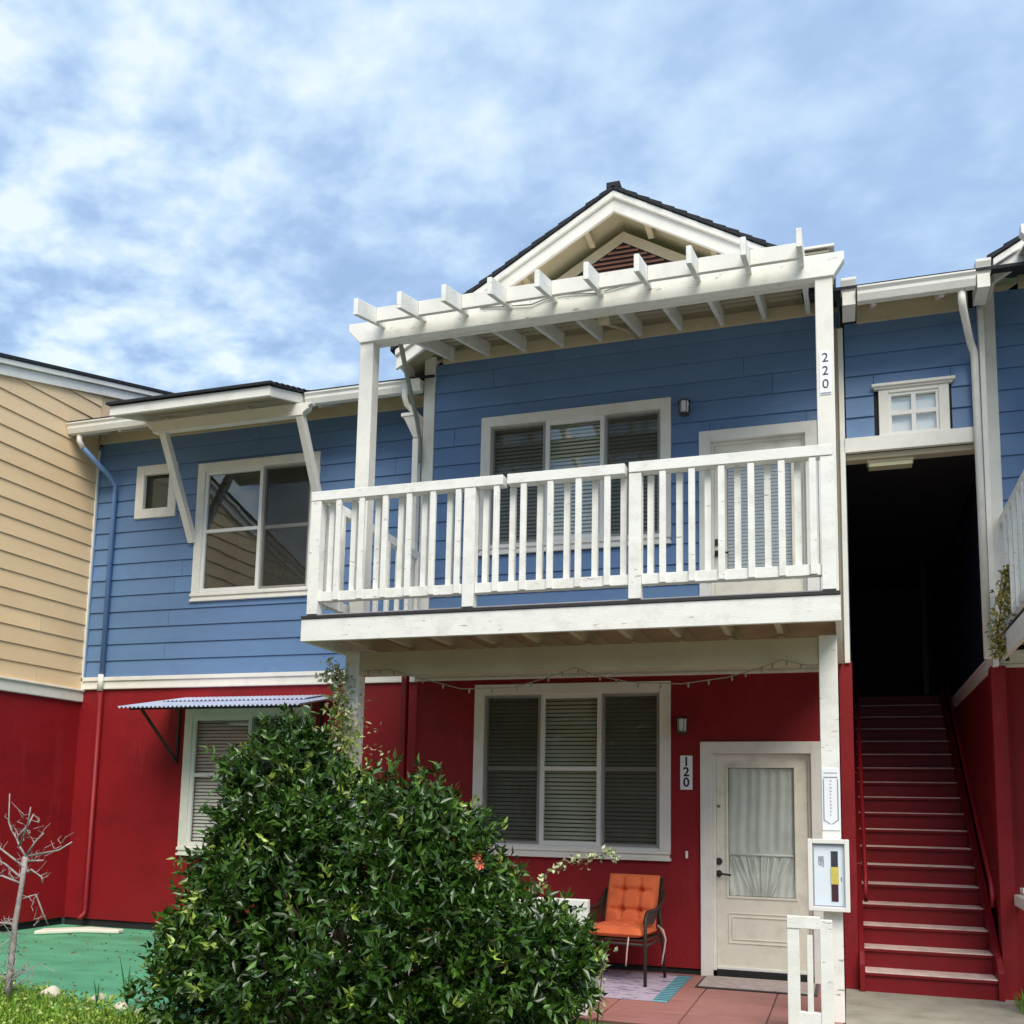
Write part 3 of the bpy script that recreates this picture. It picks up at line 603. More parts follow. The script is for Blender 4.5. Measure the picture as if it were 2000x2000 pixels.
# jambs and stairwell
bx('stair_jamb_board', 'white', B, .012, .06, 9.70, 9.90, 2.955, 6.25); bx('stair_jamb_wall', 'red', B, -.045, .075, 9.73, 9.90, .0, 2.953)
bx('stair_side_board', 'cream', B, -.02, .012, 9.78, 9.86, 2.955, 6.3)
bx('stairwell_side_wall', 'red', B, -.04, .075, 9.90, 16, 0, 3.0); bx('stairwell_upper_side_wall', 'shadeblue', B, -.04, .07, 9.90, 16, 3.0, 5.6)
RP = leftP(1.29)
bx('stairwell_right_wall', 'red', B, 1.29, 1.40, 9.80, 16, 0, 2.885); bx('stairwell_right_upper_wall', 'shadeblue', B, 1.31, 1.40, 9.90, 16, 2.885, 5.6)
siding(B, leftP(1.31), 9.92, 16, 3.02, 4.9, 'shadeblue')
b = MB(); b.box(1.262, 1.31, 9.66, 13.5, 2.885, 2.985); b.box(1.25, 1.31, 9.66, 13.5, 2.985, 3.01); b.build('stairwell_belt_board', 'white', B, bevel=.003)
bx('stairwell_back_wall', 'shadeblue', B, -.04, 1.40, 16, 16.1, 0, 5.6); bx('stairwell_ceiling', 'dark', B, -.04, 1.40, 9.87, 16, 5.0, 5.05); bx('landing', 'dark', B, .075, 1.29, 14.3, 16, 3.0, 3.17)  # near-black ceiling and landing carry the stairwell shade in their colour
bx('landing_post', 'shadegrey', B, 1.02, 1.09, 14.4, 14.47, 3.17, 5.0)
# stairs: 18 risers, closed
b = MB()
for x0, x1 in ((.078, .125), (1.195, 1.245)):
    b.prism([(9.62, 0), (9.62, .24), (9.72, .34), (14.3, 3.36), (14.3, 3.0), (10.0, 0)], lambda y, z, t: (t, y, z), x0, x1)
stair = b.build('staircase', 'redwood', B, bevel=.004)
for k in range(18):
    y = 9.66 + .27 * k; z = .1765 * (k + 1)
    if k < 17:
        bx('stair_tread', 'redgrey', stair, .126, 1.194, y - .03, y + .27, z - .011, z, bevel=.002)
        bx('stair_nosing', 'redwood', stair, .126, 1.194, y - .026, y + .03, z - .034, z - .0115, bevel=.002)
    bx('stair_riser', 'redwood', stair, .126, 1.194, y, y + .02, z - .1765, z - .0345, bevel=0)
for x, w_ in ((.15, -1), (1.19, 1)):
    sl = .1765 / .27
    pts = [(x, 9.78, .78), (x, 9.74, .86), (x, 9.80, .98)] + [(x, y, .98 + sl * (y - 9.8)) for y in (10.5, 12, 14)]
    MB().tube(pts, .021, 8).build('handrail', 'redwood', stair, smooth=True)
    for y in (10.1, 11.5, 13): MB().tube([(x + w_ * .07, y, .90 + sl * (y - 9.8)), (x + w_ * .02, y, .90 + sl * (y - 9.8)), (x, y, .97 + sl * (y - 9.8))], .009, 6).build('handrail_bracket', 'redwood', stair)
# right downspout beside the stairs
b = MB(); b.tube([(1.07, 9.2, 6.22), (1.07, 9.2, 6.12), (1.08, 9.23, 6.06), (1.17, 9.58, 5.9), (1.205, 9.64, 5.82), (1.21, 9.65, 5.72), (1.22, 9.65, 2.95)], .034, 10); b.build('downspout', 'white', B, smooth=True)
bx('stair_right_jamb', 'white', B, 1.255, 1.302, 9.66, 9.98, 2.95, 6.25)
bx('right_lower_corner', 'red', B, 1.25, 1.372, 9.74, 9.90, 0, 2.90)
# downspouts and conductor head at the left of the bay
b = MB(); b.tube([(-4.60, 9.72, 6.2), (-4.60, 9.72, 6.1), (-4.585, 9.74, 6.02), (-4.50, 9.80, 5.93), (-4.475, 9.82, 5.85)], .034, 10); b.build('downspout_elbow', 'white', B, smooth=True)
b = MB(); b.hexa([(-4.50, 9.76, 5.63), (-4.435, 9.76, 5.63), (-4.435, 9.86, 5.63), (-4.50, 9.86, 5.63)], [(-4.60, 9.70, 5.86), (-4.435, 9.70, 5.86), (-4.435, 9.88, 5.86), (-4.60, 9.88, 5.86)]); b.box(-4.625, -4.43, 9.69, 9.885, 5.86, 5.90); b.build('conductor_head', 'white', B, bevel=.003)
bx('downspout', 'white', B, -4.51, -4.44, 9.77, 9.85, 2.96, 5.63); bx('lower_downspout', 'redwood', B, -4.55, -4.49, 9.78, 9.86, .1, 2.955)
b = MB(); b.tube([(-3.97, 8.22, 5.98), (-3.97, 8.28, 5.92), (-4.10, 8.7, 5.84), (-4.36, 9.55, 5.72), (-4.43, 9.76, 5.67), (-4.43, 9.80, 5.6), (-4.43, 9.80, 5.35)], .024, 8); b.build('roof_drain_pipe', 'greypipe', B, smooth=True)

# ================================================================== TAN HOUSE
T = thing('neighbour_house', 'tan sided house with red lower storey and white band, standing at the left', 'house', (-9.32, 8, 0))
TP = rightP(-9.32); y0, y1 = -1.0, 10.34
rake = lambda y: 6.50 + .26 * (y - 8.63)
def ttop(z, a, c):
    if z > rake(a): a = max(a, 8.63 + (z - 6.50) / .26)
    return a, c
siding(T, TP, y0, 10.30, 2.95, 7.2, 'tan', top=ttop, joints=[(4.4, 9.9), (3.6, 9.55), (3.8, 9.7), (3.0, 9.55)])
b = MB(); b.prism([(y0, 2.9), (14, 2.9), (14, rake(14)), (y0, rake(y0))], lambda y, z, t: (t, y, z), -9.6, -9.322); b.build('upper_wall', 'tan', T)
bx('corner_board', 'white', T, -9.32, -9.285, 10.30, 10.347, 2.95, 6.15)
bx('lower_wall', 'red', T, -9.6, -9.335, y0, 10.36, .09, 2.80); bx('foundation_shade', 'dark', T, -9.6, -9.38, y0, 10.36, -.03, .09)  # base strip coloured dark for the gap shade below the red wall
b = MB(); b.box(-9.335, -9.29, y0, 10.347, 2.80, 2.93); b.box(-9.335, -9.265, y0, 10.347, 2.93, 2.955); b.build('belt_board', 'white', T, bevel=.004)
def trk(x0, x1, lo, hi, nm, m_, ya=y0 - .5, yb=14):
    b = MB(); b.prism([(ya, rake(ya) + lo), (yb, rake(yb) + lo), (yb, rake(yb) + hi), (ya, rake(ya) + hi)], lambda y, z, t: (t, y, z), x0, x1); return b.build(nm, m_, T, bevel=.003)
trk(-9.31, -9.27, -.03, .095, 'rake_board', 'white'); trk(-9.30, -9.235, .10, .165, 'rake_trim', 'white')
for i in range(1): trk(-13, -9.22, .17, .215, 'roof', 'shingle')
tw = window(T, rightP(-9.32), 4.2, 5.8, 4.1, 5.6, lites=(5.0,), blind='blind')

# ================================================================== attached fittings as things
def text(txt, size, P0, m_, parent, name, vertical=False, spacing=.82, font_w=.0015, bold=False, roll=0, serif=False):
    cu = bpy.data.curves.new('t', 'FONT'); cu.body = txt; cu.size = size; cu.extrude = .0012; cu.align_x = 'CENTER'; cu.align_y = 'CENTER'
    if bold: cu.offset = size * .02
    if vertical: cu.space_line = spacing
    o = bpy.data.objects.new('t', cu); COL.objects.link(o); dg = bpy.context.evaluated_depsgraph_get(); me = bpy.data.meshes.new_from_object(o.evaluated_get(dg)); bpy.data.objects.remove(o)
    me.transform(Matrix.Translation(P0) @ Matrix.Rotation(R(90), 4, 'X') @ Matrix.Rotation(roll, 4, 'Z')); me.materials.clear(); me.materials.append(M[m_])
    q = bpy.data.objects.new(name, me); COL.objects.link(q); attach(q, parent); return q
# corrugated awning
A = thing('corrugated_awning', 'corrugated metal awning with scalloped edge above the lower left window', 'awning', (-6.8, 10.34, 2.8))
def corr(x0, x1, ya, za, yb, zb, nm, off=0):
    V = []; n = int((x1 - x0) / .0072); Fq = []
    for i in range(n + 1):
        x = x0 + (x1 - x0) * i / n; h = .011 * math.sin(2 * math.pi * x / .058)
        V += [(x, ya, za + h + off), (x, yb, zb + h + off)]
    V += [(a, c, e - .002) for a, c, e in V]; k = 2 * (n + 1)
    for i in range(n): Fq += [(2 * i, 2 * i + 2, 2 * i + 3, 2 * i + 1), (k + 2 * i, k + 2 * i + 1, k + 2 * i + 3, k + 2 * i + 2), (2 * i, k + 2 * i, k + 2 * i + 2, 2 * i + 2)]
    b = MB(); b.add(V, Fq); o = b.build(nm, 'awn', A); return o
corr(-7.93, -5.55, 9.38, 2.615, 10.32, 2.80, 'metal_sheet'); corr(-7.72, -5.78, 9.9, 2.735, 10.335, 2.82, 'upper_metal_sheet', .004)
for x in (-7.80, -5.83):
    b = MB(); b.beam((x, 10.335, 2.02), (x, 10.335, 2.79), .03, .03, up=(0, 1, 0)); b.beam((x, 10.33, 2.04), (x, 9.62, 2.63), .025, .03, up=(1, 0, 0)); b.beam((x, 9.45, 2.60), (x, 10.33, 2.775), .025, .025, up=(1, 0, 0)); b.build('bracket', 'metal', A)
b = MB(); b.beam((-7.85, 9.5, 2.605), (-5.62, 9.5, 2.605), .025, .02); b.build('front_bar', 'metal', A)
# lanterns
def lantern(x, z, lab, dark):
    t = thing('wall_lantern', lab, 'lantern', (x, YB - .02, z), 'porch wall lanterns')
    b = MB(); b.tube([(x, YB - .02, z), (x, YB - .05, z)], .05, 12); b.build('wall_plate', 'metal', t)
    b = MB(); b.tube([(x, YB - .04, z + .02), (x, YB - .10, z + .07), (x, YB - .13, z + .06)], .010, 6); b.tube([(x, YB - .13, z + .085), (x, YB - .13, z + .065), (x, YB - .13, z + .05)], [.012, .045, .068], 12)
    b.tube([(x, YB - .13, z - .075), (x, YB - .13, z - .09), (x, YB - .13, z - .105)], [.055, .05, .02], 12)
    for k in range(6): a = k * math.pi / 3; b.tube([(x + .058 * math.cos(a), YB - .13 + .058 * math.sin(a), z + .05), (x + .052 * math.cos(a), YB - .13 + .052 * math.sin(a), z - .08)], .004, 4)
    b.build('cage', 'metal', t)
    b = MB(); b.tube([(x, YB - .13, z + .05), (x, YB - .13, z - .07)], [.045, .04], 14); b.build('glass_globe', 'glasslamp', t, smooth=False)
lantern(-1.485, 5.65, 'dark metal lantern with frosted globe on blue siding beside the upper door', 1)
lantern(-1.515, 2.40, 'small lantern on the dark red wall above the 120 plaque', 1)
# address plaque 120
q = thing('address_plaque', 'white vertical plaque reading 120 between the lower window and door', 'address sign', (-1.49, YB - .01, 1.93))
bx('board', 'paper', q, -1.55, -1.43, YB - .018, YB - .005, 1.765, 2.10)
for i_, c_ in enumerate('120'): text(c_, .125, (-1.49, YB - .019, 2.037 - .102 * i_), 'black', q, 'digit', bold=True)
# 220
q = thing('address_number', 'grey 220 lettering running down the upper right balcony post', 'address sign', (-.09, 8.118, 5.1))
bx('backing', 'paper', q, -.135, -.045, 8.114, 8.119, 4.93, 5.30, bevel=0)
for i_, c_ in enumerate('220'): text(c_, .108, (-.09, 8.1125, 5.24 - .112 * i_), 'char', q, 'digit')
bx('underline', 'greyprint', q, -.13, -.048, 8.112, 8.1135, 4.937, 4.946, bevel=0)
# doorbell
tag(bx('doorbell', 'vinyl', None, -1.50, -1.475, YB - .025, YB - .005, 1.10, 1.17), 'small white doorbell on the red wall left of the lower door', 'doorbell')
# framed notice on post
q = thing('post_notice', 'narrow white notice with grey border and pointed lower end on the porch post', 'notice', (-.115, 8.118, 1.67))
bx('sheet', 'paper', q, -.18, -.05, 8.112, 8.119, 1.43, 1.90, bevel=0)
b = MB()
for a in (-.171, -.067): b.box(a, a + .008, 8.110, 8.1115, 1.50, 1.82)
b.box(-.168, -.062, 8.110, 8.1115, 1.83, 1.838); b.box(-.165, -.065, 8.110, 8.1115, 1.865, 1.87)
for s_ in (-1, 1): b.prism([(0, 1.475), (.012, 1.475), (.055, 1.505), (.043, 1.505)], lambda a, z, t: (-.115 + s_ * a, t, z), 8.110, 8.1115)
b.build('border', 'greyprint', q)
b = MB()
for i in range(11):
    z = 1.80 - i * .026; b.box(-.122, -.108 + random.uniform(-.004, .004), 8.110, 8.1115, z, z + .012)
b.build('small_print', 'lavprint', q)
# notice box
q = thing('notice_board', 'white framed case with yellow and black strip hung on the post beside the stairs', 'notice board', (-.14, 8.09, 1.09))
b = MB(); x0, x1, z0, z1, t = -.292, .010, .822, 1.362, .035
for a in ((x0, x0 + t, z0, z1), (x1 - t, x1, z0, z1), (x0 + t, x1 - t, z0, z0 + t), (x0 + t, x1 - t, z1 - t, z1)): b.box(a[0], a[1], 8.03, 8.118, a[2], a[3])
b.build('frame', 'vinyl', q, bevel=.004); bx('backboard', 'iceblue', q, x0 + t, x1 - t, 8.06, 8.118, z0 + t, z1 - t, bevel=0)
b = MB(); b.box(x0 + t + .0, x0 + t + .012, 8.045, 8.059, z0 + t, z1 - t); b.box(x0 + t + .012, x1 - t - .01, 8.045, 8.059, z0 + t, z0 + t + .008); b.box(x0 + t + .012, x1 - t - .01, 8.045, 8.059, z1 - t - .008, z1 - t); b.build('inner_bead', 'greyprint', q)
bx('dark_strip', 'char', q, -.122, -.072, 8.055, 8.0595, 1.155, 1.272, bevel=0); bx('yellow_strip', 'yellow', q, -.125, -.068, 8.0535, 8.0595, 1.025, 1.154, bevel=0); bx('maroon_strip', 'maroon', q, -.122, -.072, 8.055, 8.0595, .898, 1.024, bevel=0)
b = MB()
for i in range(3): b.box(-.215, -.175, 8.0575, 8.0595, 1.20 + i * .012, 1.207 + i * .012)
for i in range(4): b.box(-.213 + i * .011, -.207 + i * .011, 8.0575, 8.0595, 1.165 - i * .004, 1.199)
b.box(-.053, -.045, 8.0575, 8.0595, 1.05, 1.08); b.build('sideways_print', 'greyprint', q)
# stairwell ceiling light
q = thing('ceiling_light', 'yellowish boxed light hanging under the header at the top of the stairway opening', 'ceiling light', (.47, 9.9, 4.9))
bx('cover', 'lamp_lens', q, .27, .66, 9.80, 9.93, 4.86, 4.925); bx('rim', 'cream', q, .255, .675, 9.79, 9.94, 4.90, 4.929)
# security lamp under pergola
q = thing('porch_ceiling_lamp', 'beige flood lamp and conduit fixed under the balcony roof', 'lamp', (-1.98, 8.5, 6.0))
b = MB(); b.tube([(-2.0, 8.32, 6.03), (-2.0, 8.35, 5.97), (-2.0, 8.38, 5.93)], [.03, .05, .055], 12); b.build('lamp_head', 'cream', q, smooth=True)
MB().tube([(-2.0, 8.33, 6.03), (-2.15, 8.36, 6.02), (-2.2, 8.5, 6.08), (-2.0, 9.2, 6.28), (-1.95, 9.8, 6.45)], .012, 6).build('conduit', 'cream', q, smooth=True)
# string lights
STR = [(-4.13, 2.76), (-3.875, 2.767), (-3.622, 2.692), (-3.179, 2.577), (-2.707, 2.581), (-2.432, 2.651), (-2.154, 2.74), (-1.985, 2.671), (-1.68, 2.604), (-1.258, 2.582), (-0.889, 2.628), (-0.648, 2.692), (-0.462, 2.757), (-0.219, 2.693)]
q = thing('string_lights', 'string of small bulbs drooping along the cream beam under the balcony', 'string lights', (-2.2, 8.08, 2.7))
MB().tube([(a, 8.085, z) for a, z in STR], .0045, 5).build('cable', 'cable', q, smooth=True)
k = 0
for i in range(len(STR) - 1):
    for f in (.15, .6):
        a = STR[i][0] + (STR[i + 1][0] - STR[i][0]) * f; z = STR[i][1] + (STR[i + 1][1] - STR[i][1]) * f
        MB().tube([(a, 8.085, z), (a, 8.085, z - .012), (a, 8.085, z - .03), (a, 8.085, z - .042)], [.005, .009, .009, .003], 6).build('bulb', 'cable', q, smooth=True); k += 1
# cable on pergola beam
tag(MB().tube([(-3.1, 8.09, 6.11), (-2.85, 8.085, 6.08), (-2.6, 8.08, 6.06), (-2.5, 8.085, 6.09), (-2.3, 8.085, 6.115), (-2.0, 8.09, 6.08), (-1.85, 8.085, 6.10), (-1.6, 8.09, 6.13)], .007, 5).build('loose_cable', 'greypipe', None, smooth=True), 'loose grey cable looping along the face of the pergola beam', 'cable')

# ================================================================== porch furniture
q = thing('patio_chair', 'brown metal patio chair with tufted orange cushions on the tiled porch', 'chair', (-1.97, 9.25, 0)); q.rotation_euler = (0, 0, R(-7))
# built in local coordinates around the origin, then parented
def loc(o): o.location = (0, 0, 0); return o
def cushion(nx, ny, w_, h_, th, tuft, seed):
    """puffy pillow with tufts: returns MB in local (u,v) plane, normal +n"""
    top = []; N_ = nx; K = ny
    for j in range(K + 1):
        for i in range(N_ + 1):
            u = i / N_; v = j / K; e = (1 - abs(2 * u - 1) ** 5) * (1 - abs(2 * v - 1) ** 5); hh = th * max(e, 0) ** .35
            for (tu, tv) in tuft:
                r = math.hypot((u - tu) * w_, (v - tv) * h_); hh -= th * .75 * math.exp(-(r / .028) ** 2)
                hh -= th * .22 * math.exp(-((u - tu) * w_ / .012) ** 2) * (1 if .12 < v < .9 else 0) + th * .22 * math.exp(-((v - tv) * h_ / .012) ** 2) * (1 if .1 < u < .9 else 0)
            top.append((u * w_ - w_ / 2, v * h_, hh))
    return top, N_, K
def pillow(name, fn, tuft, w_, h_, th, par, m_='orange'):
    top, nx, ny = cushion(34, 34, w_, h_, th, tuft, 0); b = MB(); V = [fn(u, v, n_) for u, v, n_ in top] + [fn(u, v, -n_ * .5) for u, v, n_ in top]; k = len(top)
    Fq = []
    for j in range(ny):
        for i in range(nx):
            a = j * (nx + 1) + i; Fq += [(a, a + 1, a + nx + 2, a + nx + 1), (k + a, k + a + nx + 1, k + a + nx + 2, k + a + 1)]
    b.add(V, Fq); o = b.build(name, m_, None, smooth=True); o.parent = par; return o
ang = R(17)
pillow('back_cushion', lambda u, v, n_: (u, .16 + v * math.sin(ang) - n_ * math.cos(ang), .47 + v * math.cos(ang) + n_ * math.sin(ang)), [(.33, .68), (.67, .68), (.33, .30), (.67, .30)], .50, .50, .075, q)
pillow('seat_cushion', lambda u, v, n_: (u, -.30 + v, .455 + n_), [(.33, .35), (.67, .35), (.33, .7), (.67, .7)], .52, .50, .075, q)
fr = MB()
for s_ in (-1, 1):
    x = .29 * s_
    fr.tube([(x, -.27, 0), (x, -.27, .45), (x, -.26, .60), (x, -.20, .655), (x, .05, .655), (x, .22, .70), (x, .30, .80)], .016, 8)
    fr.tube([(x, .33, 0), (x, .24, .40), (x * .93, .22, .60), (x * .9, .36, .92)], .015, 8)
    fr.tube([(x, -.27, .36), (x, .25, .38)], .013, 8)
fr.tube([(-.29, -.27, .37), (.29, -.27, .37)], .013, 8); fr.tube([(-.26, .36, .92), (.26, .36, .92)], .015, 8); fr.tube([(-.27, .25, .40), (.27, .25, .40)], .013, 8)
o = fr.build('frame', 'chair', None, smooth=True); o.parent = q
b = MB(); b.box(-.28, .28, -.27, .25, .40, .415)
for i in range(9): b.beam((-.26 + .065 * i, .22, .44), (-.25 + .0625 * i, .355, .9), .035, .006, up=(0, 1, 0))
o = b.build('wicker_panel', 'chair', None); o.parent = q
for s_ in (-1, 1):
    b = MB(); n = 14; V = []; Fq = []
    for i in range(n + 1):
        t = i / n; y = -.27 + .56 * t; zt = .655 + .14 * max(0, t - .55) / .45; V += [(s_ * .295, y, zt), (s_ * .27, y, zt - .10 - .03 * math.sin(math.pi * t))]
    V += [(x - s_ * .006, y, z) for x, y, z in V]; k = 2 * (n + 1)
    for i in range(n): Fq += [(2 * i, 2 * i + 2, 2 * i + 3, 2 * i + 1), (k + 2 * i, k + 2 * i + 1, k + 2 * i + 3, k + 2 * i + 2)]
    b.add(V, Fq); o = b.build('arm_panel', 'chair', None); o.parent = q
for pts in ([(.14, -.28, .44), (.13, -.29, .33), (.12, -.28, .24), (.115, -.28, .18)], [(.27, .16, .50), (.335, .12, .47), (.36, .12, .38), (.33, .13, .22), (.32, .13, .16)], [(.27, .18, .5), (.35, .14, .4), (.34, .14, .26)]):
    o = MB().tube(pts, .008, 5).build('cushion_tie', 'tie', None, smooth=True); o.parent = q
# rug with striped border
q = thing('porch_rug', 'faded purple patterned rug with teal striped border under the chair', 'rug', (-2.2, 9.0, .01))
bx('pile', 'rug', q, -3.2, -1.545, 8.35, 9.72, .006, .013, bevel=0)
b = MB(); n = 16
for i in range(n): b.box(-1.545, -1.42, 8.35 + 1.37 * i / n, 8.35 + 1.37 * (i + .5) / n, .006, .0135)
b.build('teal_stripes', 'teal', q)
b = MB()
for i in range(n): b.box(-1.545, -1.42, 8.35 + 1.37 * (i + .5) / n, 8.35 + 1.37 * (i + 1) / n, .006, .0132)
b.build('navy_stripes', 'navy', q)
q = thing('door_mat', 'pale grey mat with dark edge lying before the lower door', 'door mat', (-.8, 9.5, .01))
bx('edge', 'metal', q, -1.31, -.27, 9.16, 9.80, .006, .014, bevel=0); bx('mat_surface', 'matgrey', q, -1.285, -.30, 9.19, 9.78, .014, .022, bevel=.002)

# ================================================================== low porch fence
def fence(x0, x1, label, n):
    q = thing('porch_railing', label, 'railing', ((x0 + x1) / 2, 7.6, 0), 'low white railings at the front of the porch')
    w_ = .085
    for a in (x0, x1 - w_): bx('post', 'worn', q, a, a + w_, 7.58, 7.65, 0, .80)
    bx('top_rail', 'worn', q, x0, x1, 7.565, 7.655, .801, .86) if n > 3 else bx('top_rail', 'worn', q, x0, x1 - w_, 7.572, 7.64, .735, .82)
    bx('bottom_rail', 'worn', q, x0 + w_, x1 - w_, 7.585, 7.645, .06, .155)
    if n > 3: bx('upper_rail', 'worn', q, x0 + w_, x1 - w_, 7.585, 7.645, .70, .80)
    for i in range(n):
        x = x0 + w_ + (x1 - x0 - 2 * w_) * (i + 1) / (n + 1) - .02; bx('picket', 'worn', q, x, x + .04, 7.59, 7.63, .155, .70 if n > 3 else .69, bevel=.002)
    return q
fence(-.427, -.115, 'short white railing panel below the notice case at the right of the porch', 1)
fence(-4.3, -1.90, 'white railing half hidden behind the bush at the left of the porch', 18)
q = thing('side_railing', 'white railing post and rail at the right edge below the right bay', 'railing', (1.2, 7.6, 0))
bx('post', 'worn', q, 1.35, 1.45, 9.0, 9.10, 0, .95); bx('cap', 'worn', q, 1.32, 1.48, 8.97, 9.13, .95, .99); bx('rail', 'worn', q, 1.36, 1.44, 9.10, 9.85, .80, .89)


# ================================================================== plants
def shoots(blobs, n, per, ln, wd_, shell=(.80, 1.04), up=.35, spread=.06):
    """leafy shoots on the surface of a union of ellipsoids"""
    bl = np.array(blobs); wts = bl[:, 3] * bl[:, 4] + bl[:, 4] * bl[:, 5] + bl[:, 3] * bl[:, 5]; idx = rng.choice(len(bl), n, p=wts / wts.sum())
    d = norm(rng.normal(size=(n, 3))); r = rng.uniform(*shell, (n, 1)) + .14 * np.sin(d[:, :1] * 8 + idx[:, None] * 2) * np.cos(d[:, 1:2] * 7) + .10 * np.sin(d[:, 2:3] * 9 + d[:, :1] * 6)
    C = bl[idx, :3] + d * bl[idx, 3:6] * r
    keep = C[:, 2] > .03; C, d = C[keep], d[keep]
    # drop those deep inside another blob
    deep = np.zeros(len(C), bool)
    for b_ in bl:
        deep |= (((C - b_[:3]) / b_[3:6]) ** 2).sum(1) < .62
    C, d = C[~deep], d[~deep]; n = len(C)
    A = norm(d + np.array([0, 0, up]) + rng.normal(size=(n, 3)) * .45)
    Cs = np.repeat(C, per, 0); As = np.repeat(A, per, 0); t = rng.uniform(0, 1, (n * per, 1))
    base = Cs + As * (t - .5) * spread * 2 + rng.normal(size=(n * per, 3)) * .008
    D = norm(As * .75 + norm(rng.normal(size=(n * per, 3))) * .9 + np.array([0, 0, -.05]))
    return leaves(base, D, ln, wd_)
BUSH = [(-3.84, 6.30, 1.52, .34, .5, .50), (-3.42, 6.3, 1.30, .42, .6, .50), (-2.86, 6.35, 1.22, .44, .55, .52), (-2.62, 6.3, 1.0, .40, .55, .55), (-3.95, 6.25, .78, .48, .6, .52), (-3.3, 6.15, .72, .95, .85, .72), (-2.22, 6.4, .55, .54, .66, .46), (-3.80, 6.3, 1.10, .46, .55, .5), (-2.00, 6.45, .46, .36, .48, .38), (-2.75, 6.2, .7, .6, .8, .65), (-4.18, 6.15, .33, .44, .52, .38), (-4.02, 6.2, 1.25, .20, .25, .2), (-3.62, 6.2, 1.93, .18, .2, .16), (-4.08, 6.2, 1.72, .14, .18, .14), (-2.36, 6.2, 1.02, .2, .25, .16), (-4.35, 6.1, .66, .16, .2, .16), (-1.72, 6.4, .62, .14, .2, .14)]
q = thing('citrus_bush', 'large dense dark green leafy bush in front of the porch', 'bush', (-3.3, 6.3, 0))
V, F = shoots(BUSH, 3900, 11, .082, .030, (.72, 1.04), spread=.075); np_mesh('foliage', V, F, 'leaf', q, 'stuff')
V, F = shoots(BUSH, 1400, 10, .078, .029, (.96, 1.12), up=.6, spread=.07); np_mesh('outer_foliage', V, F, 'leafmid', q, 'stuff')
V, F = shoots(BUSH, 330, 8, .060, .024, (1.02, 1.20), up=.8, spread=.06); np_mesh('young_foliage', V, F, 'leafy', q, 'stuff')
st_ = []
for b_ in BUSH:
    for k in range(5):
        d_ = norm(rng.normal(size=(1, 3)) + [[0, -.3, .55]])[0]; p0 = np.array(b_[:3]) + d_ * np.array(b_[3:6]) * 1.0; ln_ = rng.uniform(.08, .20); up_ = norm((d_ + [0, 0, .8])[None])[0]
        st_.append((p0 - d_ * .08, p0, p0 + up_ * ln_))
bs_ = MB(); CC = []
for a_, b2_, c_ in st_:
    if b2_[2] < .1: continue
    bs_.tube([a_, b2_, c_], [.005, .004, .002], 4); t_ = rng.uniform(.0, 1.05, (16, 1)); CC.append(b2_ + (c_ - b2_) * t_ + rng.normal(size=(16, 3)) * .008)
bs_.build('stray_shoot', 'leafmid', q, kind='stuff'); CC = np.concatenate(CC)
V, F = leaves(CC, rng.normal(size=CC.shape) + [0, 0, .5], .066, .022); np_mesh('shoot_leaves', V, F, 'leafmid', q, 'stuff')
C = np.concatenate([np.array(b_[:3]) + norm(rng.normal(size=(1100, 3))) * np.array(b_[3:6]) * rng.uniform(.3, .72, (1100, 1)) for b_ in BUSH]); C = C[C[:, 2] > .02]
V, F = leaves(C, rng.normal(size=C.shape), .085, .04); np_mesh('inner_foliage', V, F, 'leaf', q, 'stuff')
b = MB()
for i in range(26):
    a = rng.uniform(0, 6.28); e = random.choice(BUSH); x0_, y0_ = -3.3 + rng.uniform(-.25, .25), 6.3 + rng.uniform(-.2, .2)
    tgt = Vector(e[:3]) + Vector((math.cos(a) * e[3] * .7, math.sin(a) * e[4] * .7, e[5] * rng.uniform(.1, .7)))
    mid = Vector((x0_, y0_, 0)).lerp(tgt, .5) + Vector((rng.uniform(-.1, .1), rng.uniform(-.1, .1), .08)); b.tube([(x0_, y0_, -.03), mid, tgt], [.022, .013, .005], 6)
b.build('branches', 'bark', q, smooth=True)
b = MB()
for (x, y, z) in ((-2.24, 6.05, 1.24), (-2.20, 6.0, 1.19)):
    for k in range(7):
        a = k * .9; b.add([(x, y, z), (x + .035 * math.cos(a), y - .02, z + .035 * math.sin(a)), (x + .03 * math.cos(a + .5), y - .012, z + .03 * math.sin(a + .5))], [(0, 1, 2)])
b.build('orange_flower', 'flow', q)
# thin arching branch with pale leaves
def sprig(name, pts, m_, label, cat, n, ln=.045, wd_=.025, jit=.03, r=.004, stem='bark', group=None):
    t = thing(name, label, cat, pts[0], group); MB().tube(pts, [r * (1.4 - .8 * i / len(pts)) for i in range(len(pts))], 6).build('stem', stem, t, smooth=True)
    P_ = np.array(pts); seg = rng.integers(0, len(P_) - 1, n); f_ = rng.uniform(0, 1, (n, 1)); C = P_[seg] * (1 - f_) + P_[seg + 1] * f_ + rng.normal(size=(n, 3)) * jit * .6
    V, F = leaves(C, rng.normal(size=(n, 3)) + np.array([0, 0, .3]), ln, wd_); np_mesh('leaves', V, F, m_, t, 'stuff'); return t
sprig('arching_branch', [(-2.3, 6.9, .75), (-2.12, 7.0, .95), (-2.07, 7.0, 1.08), (-1.94, 7.0, 1.15), (-1.79, 7.0, 1.19), (-1.64, 7.0, 1.235), (-1.55, 7.0, 1.22)], 'palel', 'thin arching branch of pale leaves reaching right from the bush over the orange chair', 'branch', 150, .042, .026, .035)
